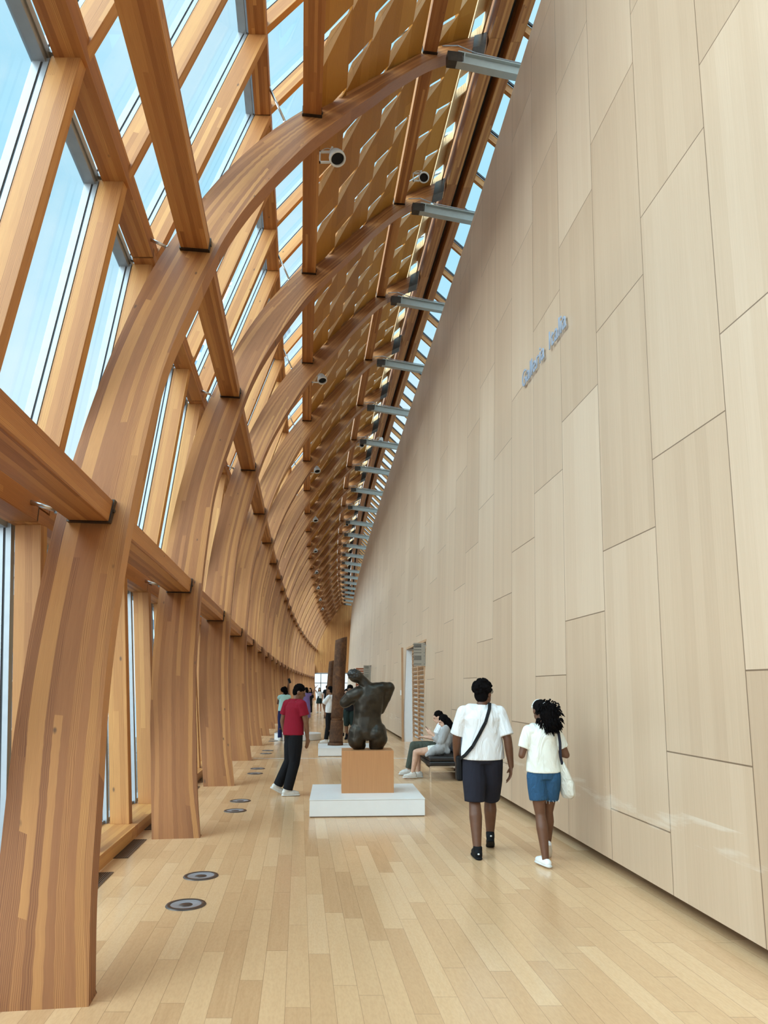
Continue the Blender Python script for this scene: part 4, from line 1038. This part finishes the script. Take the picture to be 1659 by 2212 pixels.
    # --- hair
    if hair:
        kind = hair
        if kind == 'short':
            B = Blob(); B.ell(hp(0, -.018, .045), V((.084, .100, .090))*k, Rh); B.ell(hp(0, -.05, -.01), V((.074, .062, .075))*k, Rh); B.make('hair', HAIR, root, .008, 2, .008, 30)
        elif kind == 'curly':
            B = Blob(); rr = random.Random(5)
            B.ell(hp(0, -.02, .055), V((.092, .108, .095))*k, Rh); B.ell(hp(0, -.055, -.01), V((.078, .062, .08))*k, Rh)
            for i in range(170):
                v = V((rr.gauss(0, 1), rr.gauss(0, 1), rr.gauss(0, 1))).normalized()
                if v.z < -.35 or (v.y > .45 and v.z < .35): continue
                B.ell(hp(v.x*.098, -.022+v.y*.108, .058+v.z*.098), V((.016,)*3)*k, n=8)
            B.make('hair', HAIR, root, .006, 1)
        elif kind == 'long':
            B = Blob(); B.ell(hp(0, -.015, .04), V((.084, .102, .092))*k, Rh); B.ell(hp(0, -.06, -.05), V((.080, .060, .12))*k, Rh)
            B.limb([hp(-.02, -.07, -.03), hp(-.03, -.095, -.15), hp(-.02, -.10, -.27)], [.075*k, .072*k, .045*k]); B.limb([hp(.03, -.07, -.03), hp(.04, -.09, -.15), hp(.03, -.09, -.24)], [.07*k, .066*k, .04*k])
            B.limb([hp(.07, .0, .02), hp(.08, .0, -.08), hp(.075, -.02, -.16)], [.025*k, .024*k, .015*k]); B.limb([hp(-.07, .0, .02), hp(-.08, -.0, -.08), hp(-.075, -.02, -.16)], [.025*k, .024*k, .015*k])
            B.make('hair', HAIR, root, .009, 3, .006, 25)
        elif kind == 'bun':
            B = Blob(); B.ell(hp(0, -.02, .03), V((.088, .102, .095))*k, Rh); B.ell(hp(-.05, -.09, .02), V((.085, .08, .09))*k, Rh); B.ell(hp(.04, -.07, -.06), V((.07, .06, .09))*k, Rh); B.make('hair', HAIR, root, .01, 2, .015, 25)
        elif kind == 'puff':
            B = Blob(); B.ell(hp(0, -.012, .035), V((.082, .102, .090))*k, Rh); B.make('hair', HAIR, root, .008, 2, .004, 30)
            B = Blob(); rr = random.Random(9); cc = hp(.045, -.125, -.035)
            B.ell(cc, V((.112, .095, .125))*k); B.ell(cc+V((.02, -.01, -.09))*k, V((.095, .08, .10))*k)
            for i in range(460):
                v = V((rr.gauss(0, 1), rr.gauss(0, 1), rr.gauss(0, 1))).normalized(); e = rr.uniform(.0, .035)
                p = cc+V((v.x*(.115+e), v.y*(.098+e), v.z*(.13+e)-(.06 if v.z < 0 else 0)+(.02 if v.z < 0 else 0)))*k
                B.cap(p, p+(v*.5+V((.1, 0, -.8)))*rr.uniform(.01, .045)*k, .0085*k, .003*k, n=6)
            B.make('ponytail', HAIR, root, raw=True)
            for q, (rot, dy) in enumerate(((0, .035), (1, -.075))):
                b_ = MB(); pts = []
                for i in range(13):
                    a = PI*(i/12)
                    if q == 0: pts.append(hp(math.cos(a)*.084, dy-.01*math.sin(a), .025+math.sin(a)*.096))
                    else: pts.append(hp(.045+math.cos(a)*.055, -.085-.03*math.sin(a), .075+math.sin(a)*.020))
                b_.chain(pts, .0055*k, 8); b_.build('headband' if q == 0 else 'hair_tie', M['white'], root)
    # --- shoes
    if shoes:
        mat, kind = shoes[:2]
        for s, n in ((-1, 'l'), (1, 'r')):
            an, to = P['ankle'+n], P['toe'+n]; d = (to-an); d0 = V((d.x, d.y, 0)).normalized(); pit = J.get('pit'+n, 0.0)
            side = V((-d0.y, d0.x, 0)); dn = (d0*math.cos(pit)-V((0, 0, 1))*math.sin(pit)).normalized(); up = dn.cross(-side).normalized()
            if up.z < 0: up = -up
            O = an-up*.085*k
            sh_ = empty('shoe', (0, 0, 0)); sh_.parent = root
            def sp(x, y, z): return O+side*x*k+dn*y*k+up*z*k
            B = Blob(); 
            if kind != 'slip': B.limb([sp(0, -.045, .055), sp(0, .02, .075)], [.042*k, .043*k]); B.cap(sp(0, -.02, .07), sp(0, -.025, .115), .046*k, .045*k, (False, True))
            B.limb([sp(0, -.045, .04), sp(0, .08, .045), sp(0, .155, .035)], [.040*k, .044*k, .034*k]); B.make('upper', mat, sh_, .007, 2)
            B = Blob(); rg = []
            for (y, w_) in ((-.09, .022), (-.075, .036), (-.02, .040), (.06, .046), (.13, .046), (.18, .034), (.198, .018)): rg.append((sp(0, y, .013), side*w_*k, up*.013*k))
            B.loft(rg, 16); B.make('sole', shoes[2], sh_, raw=True)
            if kind == 'sock': B = Blob(); B.cap(an+V((0, 0, .0)), an.lerp(P['knee'+n], .28), .042*k, .041*k, (False, True)); B.make('sock', mat, root, .008, 1)
    return root, P, hp
EYE = simple('eye_dark', (.02, .015, .012), .2)
CL = dict(white=cloth('white_cotton', (.80, .80, .80)), cream=cloth('cream_cotton', (.78, .78, .70)), black=cloth('black_cloth', (.010, .010, .012), .25), navy=cloth('charcoal_jersey', (.022, .022, .032), .2),
          red=cloth('crimson_pique', (.27, .012, .028), .25), denim=cloth('blue_denim', (.030, .085, .165), .35, 12), mint=cloth('mint_knit', (.45, .72, .68), .2), lilac=cloth('lilac_jersey', (.22, .16, .38), .2),
          grey=cloth('grey_knit', (.38, .375, .37), .5, 5), olive=cloth('olive_twill', (.075, .085, .065)), green=cloth('dark_green_twill', (.02, .035, .032)), pink=cloth('pink_top', (.55, .30, .30)), beige=cloth('beige_linen', (.55, .45, .33)))
RUB = simple('white_rubber', (.70, .69, .66), .5); SHW = simple('worn_white_leather', (.66, .63, .58), .5, 0, .12, 20); SHB = simple('black_trainer', (.009, .009, .010), .7, spec=.15)
# the man in the white T-shirt, walking away
r, P, hp = person('man in white T-shirt and dark shorts walking away, turning his bespectacled face right', (1.035, 7.85, 0), 4, 1.735,
    dict(anklel=(-.105, -.17, .085), toel=(-.115, -.02, .03), ankler=(.085, .24, .135), toer=(.10, .40, .03), pitr=.45, kneel=(-.10, -.02, .50), kneer=(.09, .20, .505),
         elbl=(-.265, .03, 1.13), wril=(-.262, .14, .90), elbr=(.262, -.05, 1.12), wrir=(.290, -.03, .855), hdl=V((.05, .1, -1)), hdr=V((-.08, .1, -1)), head=(.035, .02, 1.585)),
    'dark', (CL['white'], .86, -.04, .030), (CL['navy'], .98, 1.12), 'curly', (SHB, 'sock', SHB), (-42, -6), .0075, 1.10)
for n_, (hx, hy, hz) in (('l', (-.105, -.268, .058)), ('r', (.078, .128, .150))):
    e_ = Blob(); e_.ell((hx, hy, hz), (.011, .006, .008), n=10); e_.make('heel_tab', M['white'], r, raw=True)
gl = MB(); c = [hp(.032+.024*math.cos(a), .104, .012+.021*math.sin(a)) for a in [2*PI*i/14 for i in range(15)]]; gl.chain(c, .0028, 6)
c = [hp(-.032+.024*math.cos(a), .104, .012+.021*math.sin(a)) for a in [2*PI*i/14 for i in range(15)]]; gl.chain(c, .0028, 6)
gl.chain([hp(.056, .104, .018), hp(.082, .05, .018), hp(.084, -.01, .005)], .0028, 6); gl.chain([hp(-.056, .104, .018), hp(-.082, .05, .018), hp(-.084, -.01, .005)], .0028, 6)
gl.chain([hp(-.008, .104, .016), hp(.008, .104, .016)], .0028, 6); gl.build('glasses', M['black'], r)
e_ = Blob(); e_.ell(hp(.090, -.004, -.042), (.005,)*3, n=8); e_.make('earring', M['chrome'], r, raw=True)
bag = empty('crossbody_bag', (1.035, 7.85, 0), 0, 'black crossbody bag at the left hip of the man in the white T-shirt', 'bag')
def strap(pts, w, mat, name, parent, thick=.005):
    b_ = MB()
    for i in range(len(pts)-1):
        p, q, n0, n1 = V(pts[i][0]), V(pts[i+1][0]), V(pts[i][1]).normalized(), V(pts[i+1][1]).normalized()
        d = (q-p).normalized(); s0 = d.cross(n0).normalized()*w/2; s1 = d.cross(n1).normalized()*w/2
        b_.box8([p-s0, p+s0, p+s0+n0*thick, p-s0+n0*thick], [q-s1, q+s1, q+s1+n1*thick, q-s1+n1*thick])
    return b_.build(name, mat, parent)
strap([((.095, .05, 1.475), (.2, 0, 1)), ((.085, -.055, 1.488), (.1, -.5, 1)), ((.07, -.125, 1.43), (0, -1, .3)), ((.02, -.168, 1.30), (0, -1, .0)), ((-.05, -.175, 1.18), (0, -1, 0)), ((-.12, -.165, 1.06), (-.3, -1, 0)), ((-.195, -.120, .97), (-.8, -.8, 0)), ((-.232, -.03, .93), (-1, -.1, 0)), ((-.24, .05, .93), (-1, .2, 0))], .034, M['black'], 'strap', bag, .006)
b = MB(); b.box((-.275, .02, .70), (-.205, .20, .95)); b.build('pouch', M['black'], bag, bevel=.02)
# the girl in the cream T-shirt
r, P, hp = person('girl in a cream T-shirt and frayed denim shorts walking beside the wall, curly ponytail', (1.575, 7.42, 0), 3, 1.53,
    dict(anklel=(-.045, -.10, .085), toel=(-.085, .02, .03), ankler=(.055, .24, .15), toer=(.07, .35, .03), pitr=.7, kneel=(-.055, -.01, .45), kneer=(.045, .10, .46), hipl=(-.075, 0, .80), hipr=(.075, 0, .80),
         elbl=(-.215, -.03, 1.00), wril=(-.16, .18, 1.04), elbr=(.235, .0, 1.00), wrir=(.12, .20, 1.02)),
    'dark', (CL['cream'], .70, .02, .020), (CL['denim'], .62, 1.05), 'puff', (M['white'], 'slip', RUB), (14, 0), .0075, 1.0, True)
fr_ = MB(); rr = random.Random(2)
for s in (-1, 1):
    for i in range(16):
        a = 2*PI*i/16; p = V((s*.062+.082*math.cos(a), .02+.085*math.sin(a), .585)); fr_.chain([p, p+V((rr.uniform(-.01, .01), 0, -rr.uniform(.008, .035)))], .0016, 5)
fr_.build('frayed_hem', RUB, r)
bag = empty('tote_bag', (1.575, 7.42, 0), 0, 'off-white canvas tote with navy strap hanging from the girl\'s right shoulder', 'bag')
strap([((.155, .06, 1.20), (.6, .6, .5)), ((.150, .0, 1.262), (.3, 0, 1)), ((.150, -.075, 1.22), (.2, -1, .5)), ((.155, -.098, 1.12), (0, -1, 0)), ((.150, -.100, 1.0), (0, -1, 0)), ((.165, -.09, .92), (.4, -1, 0))], .026, CL['navy'], 'strap', bag, .006)
B = Blob(); B.loft([(V((.215, -.02, .60)), V((.02, .02, 0)), V((-.03, .06, 0))), (V((.225, -.02, .64)), V((.05, .02, 0)), V((-.03, .12, 0))), (V((.215, -.02, .74)), V((.055, .02, 0)), V((-.03, .13, 0))), (V((.190, -.02, .86)), V((.035, .02, 0)), V((-.02, .11, 0))), (V((.17, -.03, .95)), V((.015, .01, 0)), V((-.01, .06, 0)))])
B.make('canvas_body', CL['beige'] if False else cloth('canvas', (.66, .62, .53), .5, 9), bag, .008, 3)
# the man in the red polo
r, P, hp = person('man in crimson polo and black trousers stepping right with his head bowed', (-1.46, 11.95, 0), -48, 1.72,
    dict(pelvis=(.0, 0, .94), hipl=(-.03, .07, .90), hipr=(.05, -.07, .90), kneer=(.045, -.08, .50), ankler=(-.055, -.09, .085), toer=(.10, -.06, .03), kneel=(-.055, .05, .51), anklel=(-.235, .09, .13), toel=(-.12, .12, .03), pitl=.5,
         spine=(.0, .0, 1.18), neck=(.03, .02, 1.44), head=(.075, .04, 1.575), shol=(-.135, .13, 1.385), shor=(.145, -.11, 1.38), elbl=(-.20, .16, 1.12), wril=(-.155, .20, .88), elbr=(.215, -.12, 1.11), wrir=(.235, -.05, .86), hdr=V((.0, .15, -1))),
    'brown', (CL['red'], .62, -.06, .026), (CL['black'], 1.97, 1.12), 'short', (SHW, 'trainer', RUB), (-38, 22), .0075, 1.02)
b = MB()
for i in range(12):
    a0, a1 = 2*PI*i/12, 2*PI*(i+1)/12; c0 = P['neck']+V((0, 0, -.012)); f = lambda a, rr_, z: c0+V((math.cos(a)*rr_, math.sin(a)*rr_, z))
    b.face([f(a0, .080, 0), f(a1, .080, 0), f(a1, .066, .045), f(a0, .066, .045)], None, 0, True)
b.build('collar', CL['red'], r)
# seated pair on the daybed
r, P, hp = person('woman in grey cardigan seated on the daybed, holding up a phone', (1.06, 14.08, 0), 90, 1.62,
    dict(pelvis=(.0, 0, .51), spine=(.12, 0, .70), neck=(.115, 0, .93), head=(.075, 0, 1.03), hipl=(-.05, -.085, .50), hipr=(-.05, .085, .50), kneel=(-.47, -.10, .475), kneer=(-.44, .08, .47), anklel=(-.53, -.11, .10), ankler=(-.41, .05, .09),
         toel=(-.68, -.13, .03), toer=(-.56, .05, .03), shol=(.10, -.145, .885), shor=(.10, .145, .885), elbl=(-.0, -.19, .67), wril=(-.16, -.08, .80), elbr=(-.0, .17, .68), wrir=(-.16, .04, .80), hdl=V((-.5, .2, .5)), hdr=V((-.5, -.1, .5))),
    'light', (CL['white'], .6, .1, .012), (CL['cream'], .45, 1.0), 'long', (SHW, 'trainer', RUB), (0, 22), .0085, .95, True)
B = Blob(); q = P
B.limb([q['shol'], q['elbl'], q['elbl'].lerp(q['wril'], .6)], [.078, .085, .070], (False, True)); B.limb([q['shor'], q['elbr'], q['elbr'].lerp(q['wrir'], .6)], [.078, .085, .070], (False, True))
B.loft([(V((.10, 0, .90)), V((0, .15, 0)), V((.08, 0, .03))), (V((.13, 0, .75)), V((0, .19, 0)), V((.13, 0, .03))), (V((.07, 0, .60)), V((0, .22, 0)), V((.17, 0, .05))), (V((-.02, 0, .50)), V((0, .23, 0)), V((.22, 0, .05)))])
B.limb([(-.0, -.17, .55), (-.14, -.19, .50), (-.27, -.20, .43)], [.11, .08, .035]); B.limb([(.02, -.16, .60), (.12, -.19, .50)], [.10, .06])
B.make('cardigan', CL['grey'], r, .009, 5)
root = empty('phone', (1.06, 14.08, 0), 0, 'black phone held up by the seated woman in the grey cardigan', 'phone')
b = MB(); b.box((-.035, -.004, -.075), (.035, .004, .075), Matrix.Translation((-.225, -.02, .875)) @ Matrix.Rotation(math.radians(90), 4, 'Z') @ Matrix.Rotation(math.radians(-38), 4, 'X')); b.build('phone_body', M['black'], root, bevel=.003)
r, P, hp = person('man with short black hair in olive trousers sitting behind the woman on the daybed', (1.08, 14.72, 0), 90, 1.70,
    dict(pelvis=(.0, 0, .51), spine=(.10, 0, .72), neck=(.06, 0, .97), head=(.0, 0, 1.07), hipl=(-.05, -.09, .50), hipr=(-.05, .09, .50), kneel=(-.50, -.12, .53), kneer=(-.49, .10, .53), anklel=(-.60, -.12, .09), ankler=(-.56, .10, .09),
         toel=(-.76, -.13, .03), toer=(-.72, .10, .03), shol=(.06, -.17, .92), shor=(.06, .17, .92), elbl=(-.06, -.20, .68), wril=(-.27, -.10, .70), elbr=(-.06, .20, .68), wrir=(-.27, .08, .70)),
    'light', (CL['white'], .7, .0, .02), (CL['olive'], 1.93, 1.1), 'short', (SHW, 'trainer', RUB), (0, 15), .011, 1.0)
# visitors farther down the hall
r, P, hp = person('woman in a mint top raising a phone overhead, behind the man in the polo', (-3.22, 23.7, 0), 10, 1.68, dict(elbr=(.08, .16, 1.50), wrir=(.10, .10, 1.72), hdr=V((.15, -.1, 1)), elbl=(-.22, .12, 1.15), wril=(-.1, .3, 1.3)),
    'dark', (CL['mint'], .15, .0, .018), (cloth('navy_denim', (.02, .025, .09)), 1.97), 'bun', (SHW, 'trainer', RUB), (0, 0), .014, 1.0, True)
root = empty('phone', (-3.08, 23.78, 1.86), 0, 'black phone held overhead by the woman in the mint top', 'phone')
b = MB(); b.box((-.04, -.005, -.08), (.04, .005, .08), Matrix.Rotation(math.radians(-20), 4, 'Y')); b.build('phone_body', M['black'], root, bevel=.003)
def dress(root, P, mat, z0, w):
    B = Blob(); c = P['pelvis']; B.loft([(V((c.x, c.y, z0)), V((w, 0, 0)), V((0, w*.85, 0))), (V((c.x, c.y, .75)), V((w*.95, 0, 0)), V((0, w*.8, 0))), (V((c.x, c.y, .98)), V((.165, 0, 0)), V((0, .125, 0))), (V((c.x, c.y, 1.12)), V((.14, 0, 0)), V((0, .11, 0)))])
    return B.make('skirt', mat, root, .014, 2)
r, P, hp = person('woman in a long lilac dress with one arm raised, beyond the polo man', (-3.55, 33.5, 0), 20, 1.66, dict(elbr=(.30, .05, 1.36), wrir=(.36, .10, 1.60)), 'brown', (CL['lilac'], .5, .0, .02), None, 'bun', (SHW, 'trainer', RUB), (-10, 0), .015, 1.0, True)
dress(r, P, CL['lilac'], .32, .22)
person('person in black top and trousers with white shoes, far down by the ribs', (-4.78, 47.5, 0), 160, 1.62, None, 'light', (CL['black'], 1.2, .0), (CL['black'], 1.97), 'long', (SHW, 'trainer', RUB), (0, 0), .018, 1.0, True)
r, P, hp = person('far girl in white top and dark skirt touching her head', (-4.28, 48.6, 0), 172, 1.64, dict(elbr=(-.34, -.05, 1.55), wrir=(-.16, -.06, 1.74)), 'light', (CL['white'], .3, .1), (CL['black'], .5), 'long', (SHW, 'trainer', RUB), (0, -15), .016, 1.0, True)
dress(r, P, CL['green'], .62, .21)
person('man in black T-shirt and dark jeans walking away, beside the far iron column', (-4.02, 51.5, 0), -5, 1.78, None, 'light', (CL['black'], .6, -.05), (cloth('dark_jeans', (.015, .02, .035)), 1.97), 'short', (SHW, 'trainer', RUB), (0, 0), .018)
person('person in a white shirt and black trousers hidden behind the tall rusty column', (-1.68, 22.9, 0), 70, 1.68, dict(elbl=(-.20, -.1, 1.15), wril=(-.14, -.12, .9), anklel=(-.10, -.1, .085), toel=(-.22, -.1, .03)), 'brown', (CL['white'], .9, -.05, .04), (CL['black'], 1.95), 'short', (SHW, 'trainer', RUB), (0, 0), .014)
r, P, hp = person('woman in a pink top and loose beige trousers between the column and the torso', (-1.33, 26.0, 0), 185, 1.60, None, 'light', (CL['pink'], .4, .05), (CL['beige'], 1.85, 1.25), 'long', (SHB, 'trainer', SHB), (0, 0), .015, 1.0, True)
person('man in black shirt and dark green shorts facing this way, left of the torso', (-1.13, 24.4, 0), 178, 1.70, None, 'brown', (CL['black'], .6, -.1, .03), (CL['green'], 1.15, 1.3), 'curly', (SHB, 'sock', SHB), (0, 0), .014)
person('person in black standing behind the bronze torso, arm bent at the right', (-.43, 23.8, 0), 0, 1.76, dict(elbr=(.30, -.05, 1.15), wrir=(.22, .2, 1.2)), 'brown', (CL['black'], 1.5, -.1, .03), (CL['black'], 1.97), 'curly', (SHB, 'trainer', SHB), (0, 0), .015, 1.05)

# ------------------------------------------------------------------ the street outside
M['street'] = simple('asphalt', (.16, .165, .17), .9, 0, .2, .6); M['lawn'] = simple('grass_verge', (.06, .12, .04), .9, 0, .3, 2)
M['stone'] = simple('pale_stone', (.55, .52, .47), .8, 0, .12, .8); M['brick'] = simple('red_brick', (.26, .11, .075), .85, 0, .25, 4)
M['tower'] = simple('pale_blue_tower', (.52, .62, .70), .5, 0, .05); M['dkglass'] = simple('dark_window_glass', (.10, .16, .22), .12, .3)
b = MB(); b.face([V((-140, -60, -6)), V((-4.5, -60, -6)), V((-4.5, 200, -6)), V((-140, 200, -6))]); o = b.build('floor_street', M['street']); tag(o, kind='structure')
def building(x0, x1, y0, y1, z1, mat, lab, fl_h=3.4, bay=3.2, ww=1.6, wh=1.9, faces=('E',), grp=None):
    root = empty('building', ((x0+x1)/2, (y0+y1)/2, -6), 0, lab, 'building', grp); iv = Matrix.Translation(-root.location)
    b = MB(); b.box(iv @ V((x0, y0, -6)), iv @ V((x1, y1, z1))); b.build('walls', mat, root)
    b = MB(); b.box(iv @ V((x0-.4, y0-.4, z1-.05)), iv @ V((x1+.4, y1+.4, z1+.6))); b.build('parapet', mat, root)
    w = MB(); s = MB(); z = -4.6
    while z+wh < z1-.3:
        y = y0+1
        while 'E' in faces and y+ww < y1-.5:
            w.box(iv @ V((x1-.05, y, z)), iv @ V((x1+.03, y+ww, z+wh))); s.box(iv @ V((x1-.05, y-.12, z-.15)), iv @ V((x1+.14, y+ww+.12, z))); y += bay
        x = x0+1
        while 'S' in faces and x+ww < x1-.5:
            w.box(iv @ V((x, y0-.03, z)), iv @ V((x+ww, y0+.05, z+wh))); s.box(iv @ V((x-.12, y0-.14, z-.15)), iv @ V((x+ww+.12, y0+.05, z))); x += bay
        z += fl_h
    w.build('windows', M['dkglass'], root); s.build('sills', M['stone'], root)
building(-44, -26, 18, 46, 10.5, M['stone'], 'pale stone building across the street seen through the nearest glazing')
building(-46, -27, 48, 70, 7.5, M['brick'], 'red brick building across the street beyond the pale stone one')
building(-44, -26, -14, 16, 9.0, M['stone'], 'stone building across the street beside the viewer', faces=('E',))
building(-40, -20, 118, 136, 74, M['tower'], 'tall pale blue apartment tower far beyond the window wall', 3.1, 2.4, 1.5, 1.6, ('E', 'S'))
building(-62, -48, 76, 94, 34, M['tower'], 'mid-height pale block behind the brick building', 3.1, 2.6, 1.5, 1.6, ('E', 'S'))

bpy.data.scenes.remove(TMP)
